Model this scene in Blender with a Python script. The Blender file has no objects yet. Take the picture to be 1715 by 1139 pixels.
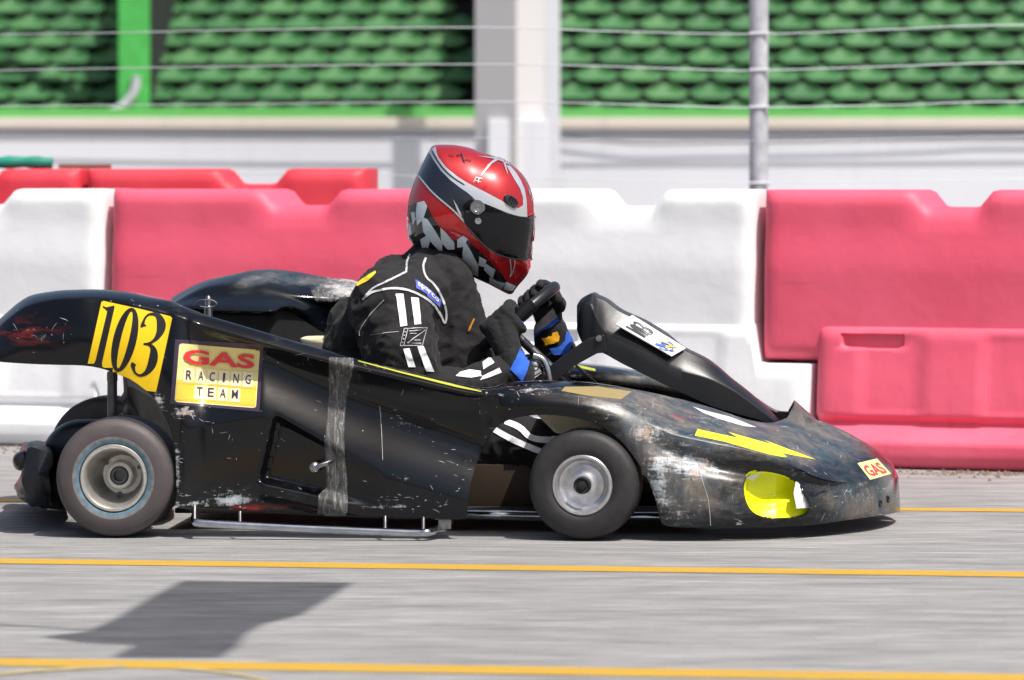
import bpy, bmesh, math, random
from mathutils import Vector, Matrix, noise
from mathutils.bvhtree import BVHTree
from mathutils.geometry import tessellate_polygon
random.seed(7)
SC = bpy.context.scene
COL = SC.collection
R = math.radians

# ------------------------------------------------------------------ camera, sky, sun, exposure
CW, CH = 1715.0, 1139.0
D, H, F = 9.5, 0.82, 7030.0
PITCH = math.atan(269.5 / F)
cam = bpy.data.cameras.new('camera')
cam.sensor_width = 36; cam.lens = F / CW * 36
cam.clip_start = 0.1; cam.clip_end = 3000
cam.dof.use_dof = True; cam.dof.focus_distance = 9.75; cam.dof.aperture_fstop = 5.6
camo = bpy.data.objects.new('camera', cam); COL.objects.link(camo)
camo.location = (0, -D, H); camo.rotation_euler = (R(90) - PITCH, 0, 0)
SC.camera = camo

SUN = Vector((0.33, -0.36, 0.87)).normalized()
world = bpy.data.worlds.new('World'); SC.world = world; world.use_nodes = True
nt = world.node_tree; nt.nodes.clear()
sky = nt.nodes.new('ShaderNodeTexSky'); sky.sky_type = 'NISHITA'; sky.sun_disc = False
sky.sun_elevation = math.asin(SUN.z); sky.sun_rotation = math.atan2(SUN.x, SUN.y)
sky.air_density = 1.0; sky.dust_density = 5.0; sky.ozone_density = 1.0
bg = nt.nodes.new('ShaderNodeBackground'); bg.inputs[1].default_value = 0.115
wo = nt.nodes.new('ShaderNodeOutputWorld')
nt.links.new(sky.outputs[0], bg.inputs[0]); nt.links.new(bg.outputs[0], wo.inputs[0])
sl = bpy.data.lights.new('sun', 'SUN'); sl.energy = 4.6; sl.angle = R(0.5); sl.color = (1, 0.96, 0.9)
so = bpy.data.objects.new('sun', sl); COL.objects.link(so); so.location = (0, 0, 20)
so.rotation_euler = SUN.to_track_quat('Z', 'Y').to_euler()
SC.view_settings.view_transform = 'Standard'; SC.view_settings.look = 'None'
SC.view_settings.exposure = 0.15; SC.view_settings.gamma = 1.0

# ------------------------------------------------------------------ pixel <-> world
C0 = Vector((0, -D, H)); cp, sp_ = math.cos(PITCH), math.sin(PITCH)
def ray(px, py):
    a = (px - CW / 2) / F; b = -(py - CH / 2) / F
    return Vector((a, cp + b * sp_, -sp_ + b * cp))
def WY(px, py, Y):                      # point on the world plane y = Y
    d = ray(px, py); return C0 + d * ((Y + D) / d.y)
def WG(px, py, z=0.0):                  # point on the ground
    d = ray(px, py); return C0 + d * ((z - H) / d.z)
YAW = R(-4.0)
KN = Vector((-math.sin(YAW), math.cos(YAW), 0))      # kart lateral direction (away from camera)
KX = Vector((math.cos(YAW), math.sin(YAW), 0))
def K(px, py, w):                       # point at lateral depth w inboard of the near side
    d = ray(px, py); t = (w - C0.dot(KN)) / d.dot(KN); return C0 + d * t
def PX(P):
    v = P - C0; zc = v.y * cp - v.z * sp_; yc = v.y * sp_ + v.z * cp
    return (CW / 2 + F * v.x / zc, CH / 2 - F * yc / zc)
KW = 1.2
def mirK(P):                            # mirror across the kart centre plane
    s = P.dot(KN); return P + KN * (KW - 2 * s)
def lerp(a, b, t): return a + (b - a) * t
def clamp(x, a=0.0, b=1.0): return max(a, min(b, x))
def sstep(a, b, x):
    t = clamp((x - a) / (b - a)) if a != b else float(x > a); return t * t * (3 - 2 * t)
def interp(pts, x):                     # pts sorted by x: (x, y)
    if x <= pts[0][0]: return pts[0][1]
    for (a, b), (c, d) in zip(pts, pts[1:]):
        if x <= c: return b + (d - b) * (x - a) / (c - a)
    return pts[-1][1]

# ------------------------------------------------------------------ materials
def newmat(name):
    m = bpy.data.materials.new(name); m.use_nodes = True
    return m, m.node_tree, m.node_tree.nodes['Principled BSDF']
def N(nt, t, **kw):
    n = nt.nodes.new(t)
    for k, v in kw.items():
        if k.startswith('i_'):
            n.inputs[k[2:].replace('_', ' ')].default_value = v
        else: setattr(n, k, v)
    return n
def mapped(nt, scale=(1, 1, 1), rot=(0, 0, 0), coord='Object'):
    tc = N(nt, 'ShaderNodeTexCoord'); mp = N(nt, 'ShaderNodeMapping')
    mp.inputs['Scale'].default_value = scale; mp.inputs['Rotation'].default_value = rot
    nt.links.new(tc.outputs[coord], mp.inputs[0]); return mp.outputs[0]
def noisen(nt, vec, scale, detail=4, rough=0.55, dist=0.0):
    n = N(nt, 'ShaderNodeTexNoise'); n.inputs['Scale'].default_value = scale
    n.inputs['Detail'].default_value = detail; n.inputs['Roughness'].default_value = rough
    n.inputs['Distortion'].default_value = dist
    nt.links.new(vec, n.inputs['Vector']); return n.outputs['Fac']
def ramp(nt, fac, stops):
    r = N(nt, 'ShaderNodeValToRGB'); el = r.color_ramp.elements
    while len(el) < len(stops): el.new(0.5)
    for e, (p, c) in zip(el, stops):
        e.position = p; e.color = (*c, 1) if len(c) == 3 else c
    nt.links.new(fac, r.inputs[0]); return r.outputs[0]
def mix(nt, fac, a, b):
    m = N(nt, 'ShaderNodeMix', data_type='RGBA')
    if isinstance(fac, (int, float)): m.inputs[0].default_value = fac
    else: nt.links.new(fac, m.inputs[0])
    for s, v in ((6, a), (7, b)):
        if isinstance(v, tuple): m.inputs[s].default_value = (*v[:3], 1)
        else: nt.links.new(v, m.inputs[s])
    return m.outputs[2]
def mth(nt, op, a, b=None, cl=False):
    m = N(nt, 'ShaderNodeMath', operation=op, use_clamp=cl)
    for s, v in ((0, a), (1, b)):
        if v is None: continue
        if isinstance(v, (int, float)): m.inputs[s].default_value = v
        else: nt.links.new(v, m.inputs[s])
    return m.outputs[0]
def bump(nt, bs, h, strength=0.3, dist=0.002):
    b = N(nt, 'ShaderNodeBump'); b.inputs['Strength'].default_value = strength
    b.inputs['Distance'].default_value = dist
    nt.links.new(h, b.inputs['Height']); nt.links.new(b.outputs[0], bs.inputs['Normal']); return b
def simple(name, col, rough=0.5, metal=0.0, var=0.15, nscale=8.0, bmp=0.0, coat=0.0, spec=0.5, bscale=None):
    m, nt, bs = newmat(name)
    v = mapped(nt); f = noisen(nt, v, nscale, 5)
    c0 = tuple(c * (1 - var) for c in col); c1 = tuple(min(1, c * (1 + var)) for c in col)
    nt.links.new(ramp(nt, f, [(0.3, c0), (0.7, c1)]), bs.inputs['Base Color'])
    bs.inputs['Roughness'].default_value = rough; bs.inputs['Metallic'].default_value = metal
    bs.inputs['Coat Weight'].default_value = coat; bs.inputs['Coat Roughness'].default_value = 0.05
    bs.inputs['Specular IOR Level'].default_value = spec
    if bmp: bump(nt, bs, noisen(nt, v, bscale or nscale * 6, 4), bmp)
    return m
M = {}
M['black_plastic'] = simple('black plastic', (0.010, 0.011, 0.014), 0.36, spec=0.4, bmp=0.08, nscale=20)
M['matt_black'] = simple('matt black', (0.008, 0.008, 0.009), 0.7, nscale=20, bmp=0.2)
M['rubber'] = simple('tyre rubber', (0.02, 0.019, 0.02), 0.62, var=0.3, nscale=40, bmp=0.15)
M['rubber_worn'] = simple('scrubbed tyre sidewall', (0.072, 0.060, 0.062), 0.6, var=0.2, nscale=14, bmp=0.1)
M['ring_blue'] = simple('blue sidewall ring', (0.09, 0.17, 0.225), 0.6, var=0.3, nscale=60)
M['ring_pale'] = simple('pale sidewall ring', (0.17, 0.165, 0.165), 0.6, var=0.3, nscale=60)
M['chrome'] = simple('chromed tube', (0.5, 0.52, 0.56), 0.16, metal=1, var=0.2, nscale=30)
M['steel'] = simple('steel', (0.35, 0.35, 0.36), 0.3, metal=1, var=0.3, nscale=40)
M['dark_steel'] = simple('dark steel', (0.12, 0.12, 0.125), 0.4, metal=0.8, var=0.3, nscale=40)
def alu(name, col, rough):
    m, nt, bs = newmat(name)
    tc = N(nt, 'ShaderNodeTexCoord'); mp = N(nt, 'ShaderNodeMapping'); nt.links.new(tc.outputs['Object'], mp.inputs[0])
    f = noisen(nt, mp.outputs[0], 60, 3)
    nt.links.new(ramp(nt, f, [(0.3, tuple(c * 0.75 for c in col)), (0.7, col)]), bs.inputs['Base Color'])
    bs.inputs['Metallic'].default_value = 0.85; bs.inputs['Roughness'].default_value = rough
    return m
M['alu'] = alu('machined aluminium', (0.72, 0.72, 0.74), 0.3)
M['alu_pale'] = alu('pale cast magnesium', (0.72, 0.70, 0.66), 0.42)
M['visor'] = simple('dark visor', (0.004, 0.004, 0.006), 0.07, var=0.05, spec=0.32)
M['suit'] = None

def fabric(name, col, rough=0.85, wr=0.5, ws=14):
    m, nt, bs = newmat(name)
    v = mapped(nt); f = noisen(nt, v, 30, 5)
    nt.links.new(ramp(nt, f, [(0.3, tuple(c * 0.8 for c in col)), (0.7, tuple(c * 1.2 for c in col))]), bs.inputs['Base Color'])
    bs.inputs['Roughness'].default_value = rough; bs.inputs['Sheen Weight'].default_value = 0.06
    bs.inputs['Specular IOR Level'].default_value = 0.3
    b1 = N(nt, 'ShaderNodeBump'); b1.inputs['Strength'].default_value = wr; b1.inputs['Distance'].default_value = 0.006
    nt.links.new(noisen(nt, v, ws, 2, 0.5, 1.2), b1.inputs['Height'])
    b2 = N(nt, 'ShaderNodeBump'); b2.inputs['Strength'].default_value = 0.25; b2.inputs['Distance'].default_value = 0.001
    nt.links.new(noisen(nt, v, 900, 2), b2.inputs['Height']); nt.links.new(b1.outputs[0], b2.inputs['Normal'])
    nt.links.new(b2.outputs[0], bs.inputs['Normal'])
    return m
M['suit'] = fabric('black racing suit cloth', (0.0125, 0.012, 0.013), wr=0.9, ws=18)
M['glove_black'] = fabric('black glove cloth', (0.012, 0.012, 0.014), wr=0.3, ws=40)
M['glove_blue'] = fabric('blue glove cloth', (0.025, 0.11, 0.55), wr=0.2, ws=40)
M['glove_grey'] = fabric('grey glove leather', (0.42, 0.40, 0.39), wr=0.2, ws=40)
M['tape_white'] = fabric('white reflective trim', (0.8, 0.82, 0.86), 0.5, wr=0.1)
M['piping'] = fabric('silver piping', (0.48, 0.49, 0.5), 0.5, wr=0.1)
M['patch_blue'] = fabric('blue patch', (0.09, 0.12, 0.5), 0.7, wr=0.05)
M['yellow_cloth'] = fabric('yellow patch', (0.85, 0.6, 0.02), 0.7, wr=0.05)
M['gold_logo'] = fabric('orange yellow logo', (0.85, 0.42, 0.01), 0.7, wr=0.05)
M['orange_zip'] = simple('orange zip pull', (0.5, 0.2, 0.02), 0.5)

def helmetpaint(name, col, metal=0.5, rough=0.25):
    m, nt, bs = newmat(name)
    v = mapped(nt); f = noisen(nt, v, 5, 3); fl = noisen(nt, v, 700, 2)
    c = ramp(nt, f, [(0.3, tuple(x * 0.8 for x in col)), (0.7, col)])
    c2 = mix(nt, mth(nt, 'MULTIPLY', fl, 0.3), c, tuple(min(1, x * 1.4 + 0.01) for x in col))
    nt.links.new(c2, bs.inputs['Base Color'])
    bs.inputs['Metallic'].default_value = metal; bs.inputs['Roughness'].default_value = rough
    bs.inputs['Coat Weight'].default_value = 1.0; bs.inputs['Coat Roughness'].default_value = 0.04
    return m
M['h_red'] = helmetpaint('metallic red lacquer', (0.52, 0.008, 0.012), 0.45, 0.3)
M['h_silver'] = helmetpaint('silver lacquer', (0.6, 0.62, 0.66), 0.5, 0.3)
M['h_navy'] = helmetpaint('dark navy lacquer', (0.012, 0.016, 0.028), 0.3, 0.25)
M['h_black'] = helmetpaint('black lacquer', (0.006, 0.006, 0.008), 0.0, 0.25)
M['h_check'] = helmetpaint('pale blue chequer lacquer', (0.62, 0.70, 0.77), 0.0, 0.3)

def vinyl(name, col, rough=0.35, dirt=0.12):
    m, nt, bs = newmat(name)
    v = mapped(nt); f = noisen(nt, v, 25, 6, 0.7)
    msk = mth(nt, 'MULTIPLY', mth(nt, 'SUBTRACT', f, 0.62, True), 6.0, True)
    c = ramp(nt, noisen(nt, v, 6, 3), [(0.3, tuple(x * 0.92 for x in col)), (0.7, col)])
    nt.links.new(mix(nt, mth(nt, 'MULTIPLY', msk, dirt * 4, True), c, tuple(x * 0.55 for x in col)), bs.inputs['Base Color'])
    bs.inputs['Roughness'].default_value = rough
    return m
M['v_yellow'] = vinyl('yellow vinyl', (0.85, 0.56, 0.004))
M['v_black'] = vinyl('black vinyl', (0.008, 0.008, 0.009))
M['v_white'] = vinyl('white vinyl', (0.72, 0.72, 0.74), dirt=0.05)
M['v_red'] = vinyl('red vinyl', (0.72, 0.04, 0.05))
M['v_cream'] = vinyl('pale yellow vinyl', (0.78, 0.68, 0.28))
M['v_cream2'] = vinyl('deep yellow vinyl', (0.8, 0.55, 0.06))
M['v_tile'] = vinyl('cream tile vinyl', (0.78, 0.72, 0.47))
M['v_purple'] = vinyl('dark purple border vinyl', (0.045, 0.03, 0.06))
M['v_lemon'] = vinyl('lemon yellow film', (0.82, 0.86, 0.01), 0.3, dirt=0.02)
M['v_bolt'] = vinyl('bolt yellow vinyl', (0.85, 0.78, 0.03))
M['v_blue'] = vinyl('blue vinyl', (0.08, 0.16, 0.6))
M['v_stripe'] = vinyl('lime stripe vinyl', (0.45, 0.47, 0.04), dirt=.3)
M['v_olive'] = vinyl('faded yellow sticker', (0.33, 0.25, 0.10), dirt=0.5)
M['beige'] = simple('beige fibreglass', (0.68, 0.6, 0.42), 0.45)
M['brown'] = simple('brown floor board', (0.03, 0.017, 0.008), 0.6)

def gelcoat():
    m, nt, bs = newmat('scuffed black gelcoat')
    at = N(nt, 'ShaderNodeAttribute', attribute_name='wear_sheen'); sep = N(nt, 'ShaderNodeSeparateColor')
    nt.links.new(at.outputs['Color'], sep.inputs[0]); sc_, du, rd = sep.outputs[0], sep.outputs[1], sep.outputs[2]
    v = mapped(nt); vs = mapped(nt, (1, 1, 3.5)); vh = mapped(nt, (0.35, 1, 2.2), (0, R(12), 0))
    n1 = noisen(nt, vs, 16, 12, 0.75, 0.6); n2 = noisen(nt, vh, 26, 10, 0.75, 0.4); n3 = noisen(nt, v, 5, 3)
    # white chips and scrapes
    n4 = noisen(nt, mapped(nt, (1, 1, 0.5), (0, R(-20), 0)), 70, 8, 0.8, 0.5)
    a = mth(nt, 'ADD', mth(nt, 'ADD', mth(nt, 'MULTIPLY', n2, 0.5), mth(nt, 'MULTIPLY', n4, 0.38)), mth(nt, 'MULTIPLY', sc_, 0.2))
    chips = mth(nt, 'MULTIPLY', mth(nt, 'SUBTRACT', a, 0.572), 18.0, True)
    chips = mth(nt, 'MULTIPLY', chips, mth(nt, 'ADD', mth(nt, 'MULTIPLY', sc_, 1.1), 0.10), True)
    b_ = mth(nt, 'ADD', mth(nt, 'MULTIPLY', n1, 0.8), mth(nt, 'MULTIPLY', du, 0.42))
    dust_sheen = mth(nt, 'MULTIPLY', mth(nt, 'SUBTRACT', b_, 0.53), 4.5, True)
    dust_sheen = mth(nt, 'MULTIPLY', mth(nt, 'MULTIPLY', dust_sheen, du, True), mth(nt, 'ADD', mth(nt, 'MULTIPLY', noisen(nt, mapped(nt, (1, 1, .4), (0, R(35), 0)), 55, 8, .8), 1.6), -0.15), True)
    base = ramp(nt, n3, [(0.35, (0.002, 0.002, 0.003)), (0.7, (0.004, 0.006, 0.009))])
    dcol = ramp(nt, noisen(nt, v, 9, 6, 0.7), [(0.36, (0.035, 0.075, 0.10)), (0.46, (0.10, 0.115, 0.13)), (0.54, (0.17, 0.16, 0.15)), (0.66, (0.27, 0.235, 0.19))])
    scol = ramp(nt, noisen(nt, v, 22, 4, 0.7), [(0.35, (0.32, 0.40, 0.46)), (0.5, (0.55, 0.56, 0.57)), (0.66, (0.42, 0.27, 0.19))])
    c = mix(nt, dust_sheen, base, dcol)
    c = mix(nt, chips, c, scol)
    nr = noisen(nt, vh, 18, 8, 0.7)
    rm = mth(nt, 'MULTIPLY', mth(nt, 'MULTIPLY', mth(nt, 'SUBTRACT', nr, 0.50), 9.0, True), rd, True)
    c = mix(nt, rm, c, (0.42, 0.03, 0.015))
    nt.links.new(c, bs.inputs['Base Color'])
    rg = mth(nt, 'ADD', mth(nt, 'MULTIPLY', dust_sheen, 0.45), mth(nt, 'MULTIPLY', noisen(nt, vs, 40, 8, 0.8), 0.22))
    rg = mth(nt, 'ADD', rg, mth(nt, 'MULTIPLY', chips, 0.3), True)
    nt.links.new(rg, bs.inputs['Roughness'])
    h = mth(nt, 'ADD', mth(nt, 'MULTIPLY', n1, 0.5), mth(nt, 'MULTIPLY', chips, -0.4))
    bump(nt, bs, h, 0.10, 0.004)
    bs.inputs['Specular IOR Level'].default_value = 0.42
    return m
M['gel'] = gelcoat()
M['scratch'] = simple('pale scratches', (0.30, 0.32, 0.34), 0.6, var=.5, nscale=60)

def clear_tape():
    m, nt, bs = newmat('clear wrinkled packing tape')
    v = mapped(nt, (5, 1, 0.8)); f = noisen(nt, v, 22, 8, 0.75, 1.0)
    bs.inputs['Base Color'].default_value = (0.36, 0.36, 0.35, 1); bs.inputs['Roughness'].default_value = 0.3
    nt.links.new(ramp(nt, f, [(0.38, (0.10,) * 3), (0.53, (0.26,) * 3), (0.66, (0.8,) * 3)]), bs.inputs['Alpha'])
    bump(nt, bs, f, 0.8, 0.006)
    return m
M['tape'] = clear_tape()

def ground_mat():
    m, nt, bs = newmat('brushed pale asphalt')
    th = R(7.7)
    v = mapped(nt, (1, 1, 1), (0, 0, th)); vs = mapped(nt, (0.07, 1, 1), (0, 0, th)); vm = mapped(nt, (0.2, 1, 1), (0, 0, th))
    s1 = noisen(nt, vs, 62, 6, 0.75); s2 = noisen(nt, vm, 9, 4); g = noisen(nt, v, 320, 3, 0.7); big = noisen(nt, v, 0.8, 3)
    f = mth(nt, 'ADD', mth(nt, 'MULTIPLY', s1, 0.62), mth(nt, 'MULTIPLY', s2, 0.2))
    f = mth(nt, 'ADD', f, mth(nt, 'MULTIPLY', g, 0.26))
    f = mth(nt, 'SUBTRACT', f, 0.04)
    c = ramp(nt, f, [(0.35, (0.085, 0.085, 0.084)), (0.5, (0.245, 0.243, 0.240)), (0.63, (0.44, 0.435, 0.425))])
    c = mix(nt, mth(nt, 'MULTIPLY', mth(nt, 'SUBTRACT', big, 0.45), 0.9, True), c, (0.17, 0.168, 0.17))
    pb = noisen(nt, v, 140, 2, 0.5)
    c = mix(nt, mth(nt, 'MULTIPLY', mth(nt, 'SUBTRACT', pb, 0.66), 6.0, True), c, (0.4, 0.39, 0.38))
    nt.links.new(c, bs.inputs['Base Color']); bs.inputs['Roughness'].default_value = 0.85
    bs.inputs['Specular IOR Level'].default_value = 0.3
    bump(nt, bs, mth(nt, 'ADD', s1, g), 0.35, 0.003)
    return m
M['ground'] = ground_mat()
def line_mat():
    m, nt, bs = newmat('worn yellow road paint')
    vs = mapped(nt, (0.12, 1, 1), (0, 0, R(7.7))); f = noisen(nt, vs, 26, 8, 0.75)
    f = mth(nt, 'ADD', mth(nt, 'MULTIPLY', f, .6), mth(nt, 'MULTIPLY', noisen(nt, mapped(nt), 120, 5, .8), .4))
    nt.links.new(ramp(nt, f, [(0.36, (0.24, 0.21, 0.16)), (0.46, (0.46, 0.275, 0.025)), (0.7, (0.56, 0.345, 0.03))]), bs.inputs['Base Color'])
    bs.inputs['Roughness'].default_value = 0.7
    return m
M['line'] = line_mat()
M['line_worn'] = simple('almost worn away yellow paint', (0.36, 0.29, 0.15), 0.8, var=.3, nscale=30)
def plastic_barrier(name, col, fade, dirt=0.25):
    m, nt, bs = newmat(name)
    v = mapped(nt); v2 = mapped(nt, (4, 1, 0.6))
    n1 = noisen(nt, v, 2.2, 5); n2 = noisen(nt, v2, 7, 8, 0.7); tc = N(nt, 'ShaderNodeTexCoord')
    sx = N(nt, 'ShaderNodeSeparateXYZ'); nt.links.new(tc.outputs['Object'], sx.inputs[0])
    c = ramp(nt, n1, [(0.3, col), (0.7, fade)])
    low = mth(nt, 'SUBTRACT', 0.55, mth(nt, 'MULTIPLY', sx.outputs[2], 0.7))
    dm = mth(nt, 'MULTIPLY', mth(nt, 'SUBTRACT', n2, 0.52), 3.0, True)
    dm = mth(nt, 'MULTIPLY', mth(nt, 'MULTIPLY', dm, low, True), dirt * 3, True)
    c = mix(nt, dm, c, tuple(x * 0.45 + 0.02 for x in col))
    sc = noisen(nt, mapped(nt, (0.6, 1, 9), (0, R(5), 0)), 9, 6, 0.7)
    c = mix(nt, mth(nt, 'MULTIPLY', mth(nt, 'SUBTRACT', sc, 0.68), 5.0, True), c, tuple(min(1, x * 0.5 + 0.4) for x in col))
    tm = noisen(nt, mapped(nt, (0.35, 1, 5), (0, R(-8), 0)), 4.5, 8, 0.75)
    oi = N(nt, 'ShaderNodeObjectInfo')
    mk = mth(nt, 'MULTIPLY', mth(nt, 'SUBTRACT', tm, 0.64), 7.0, True)
    c = mix(nt, mth(nt, 'MULTIPLY', mk, 0.45), c, (0.09, 0.085, 0.085))
    nt.links.new(c, bs.inputs['Base Color']); bs.inputs['Roughness'].default_value = 0.58
    bump(nt, bs, noisen(nt, v, 6, 3), 0.5, 0.01)
    return m
M['b_red'] = plastic_barrier('sun faded pink red plastic', (0.76, 0.085, 0.15), (0.86, 0.13, 0.21))
M['b_red2'] = plastic_barrier('deep red plastic', (0.62, 0.025, 0.045), (0.74, 0.06, 0.09))
M['b_white'] = plastic_barrier('white plastic', (0.76, 0.77, 0.79), (0.84, 0.845, 0.86), 0.12)
def wall_mat(name, col, var=0.1, streak=0.3):
    m, nt, bs = newmat(name)
    v = mapped(nt, (3, 3, 0.35)); v1 = mapped(nt)
    f = noisen(nt, v, 1.2, 8, 0.7); g = noisen(nt, v1, 0.5, 4)
    c = ramp(nt, g, [(0.3, tuple(x * (1 - var) for x in col)), (0.7, col)])
    nt.links.new(mix(nt, mth(nt, 'MULTIPLY', mth(nt, 'SUBTRACT', f, 0.55), streak * 8, True), c, tuple(x * 0.7 for x in col)), bs.inputs['Base Color'])
    bs.inputs['Roughness'].default_value = 0.8; bump(nt, bs, noisen(nt, v1, 40, 4), 0.2, 0.004)
    return m
M['wall'] = wall_mat('white painted wall', (0.70, 0.71, 0.76))
M['coping'] = wall_mat('cream coping', (0.66, 0.60, 0.52))
M['pillar_c'] = wall_mat('cream concrete', (0.62, 0.60, 0.60))
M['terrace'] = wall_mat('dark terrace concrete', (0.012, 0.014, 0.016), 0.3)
M['fascia'] = wall_mat('bright green paint', (0.10, 0.42, 0.09), 0.15, 0.1)
M['green_post'] = simple('green painted steel', (0.07, 0.42, 0.08), 0.4)
M['galv'] = simple('galvanised steel', (0.5, 0.51, 0.55), 0.5, metal=0.15, var=0.25, nscale=15)
M['wire'] = simple('galvanised wire', (0.38, 0.42, 0.45), 0.4, metal=0.4)
M['cable'] = simple('black cable', (0.02, 0.022, 0.03), 0.6)
M['teal'] = simple('teal tarpaulin', (0.0, 0.22, 0.15), 0.5, bmp=0.4)
M['wood'] = simple('brown pole', (0.16, 0.07, 0.045), 0.7)
def seat_mat():
    m, nt, bs = newmat('green seat plastic')
    oi = N(nt, 'ShaderNodeObjectInfo'); v = mapped(nt)
    a = ramp(nt, oi.outputs['Random'], [(0.0, (0.022, 0.125, 0.032)), (0.6, (0.042, 0.18, 0.05)), (1.0, (0.07, 0.21, 0.065))])
    f = noisen(nt, v, 9, 5)
    nt.links.new(mix(nt, mth(nt, 'MULTIPLY', f, 0.5), a, (0.03, 0.12, 0.035)), bs.inputs['Base Color'])
    bs.inputs['Roughness'].default_value = 0.6
    return m
M['seat'] = seat_mat()

# ------------------------------------------------------------------ object helpers
def tag(o, label=None, cat=None, group=None, kind=None):
    if label: o['label'] = label
    if cat: o['category'] = cat
    if group: o['group'] = group
    if kind: o['kind'] = kind
    return o
def empty(name, loc, rz=0, **kw):
    o = bpy.data.objects.new(name, None); COL.objects.link(o)
    o.location = loc; o.rotation_euler = (0, 0, rz); o.empty_display_size = 0.2
    o['_m'] = 0; del o['_m']
    ROOTM[o.name] = Matrix.Translation(Vector(loc)) @ Matrix.Rotation(rz, 4, 'Z')
    return tag(o, **kw)
ROOTM = {}
def rootmat(parent):
    p = parent
    while p.parent: p = p.parent
    return ROOTM.get(p.name, Matrix.Identity(4))
def link_mesh(name, me, mats, parent=None, smooth=True, angle=40):
    """mesh in world coordinates, stored in the frame of the thing it belongs to"""
    if parent is not None: me.transform(rootmat(parent).inverted())
    for m in mats: me.materials.append(M[m] if isinstance(m, str) else m)
    if smooth:
        me.polygons.foreach_set('use_smooth', [True] * len(me.polygons))
        if angle < 180:
            bm = bmesh.new(); bm.from_mesh(me)
            a = R(angle)
            for e in bm.edges:
                if len(e.link_faces) == 2 and e.calc_face_angle(0) > a: e.smooth = False
            bm.to_mesh(me); bm.free()
    me.update()
    o = bpy.data.objects.new(name, me); COL.objects.link(o)
    if parent is not None: o.parent = parent
    return o
def mesh(name, verts, faces, mats, parent=None, smooth=True, angle=40, mi=None, recalc=False):
    me = bpy.data.meshes.new(name); me.from_pydata([tuple(v) for v in verts], [], faces); me.validate()
    if recalc:
        bm = bmesh.new(); bm.from_mesh(me); bmesh.ops.remove_doubles(bm, verts=bm.verts, dist=1e-5)
        bmesh.ops.recalc_face_normals(bm, faces=bm.faces); bm.to_mesh(me); bm.free()
    if mi and len(mi) == len(me.polygons): me.polygons.foreach_set('material_index', mi)
    return link_mesh(name, me, mats if isinstance(mats, (list, tuple)) else [mats], parent, smooth, angle)
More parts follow.
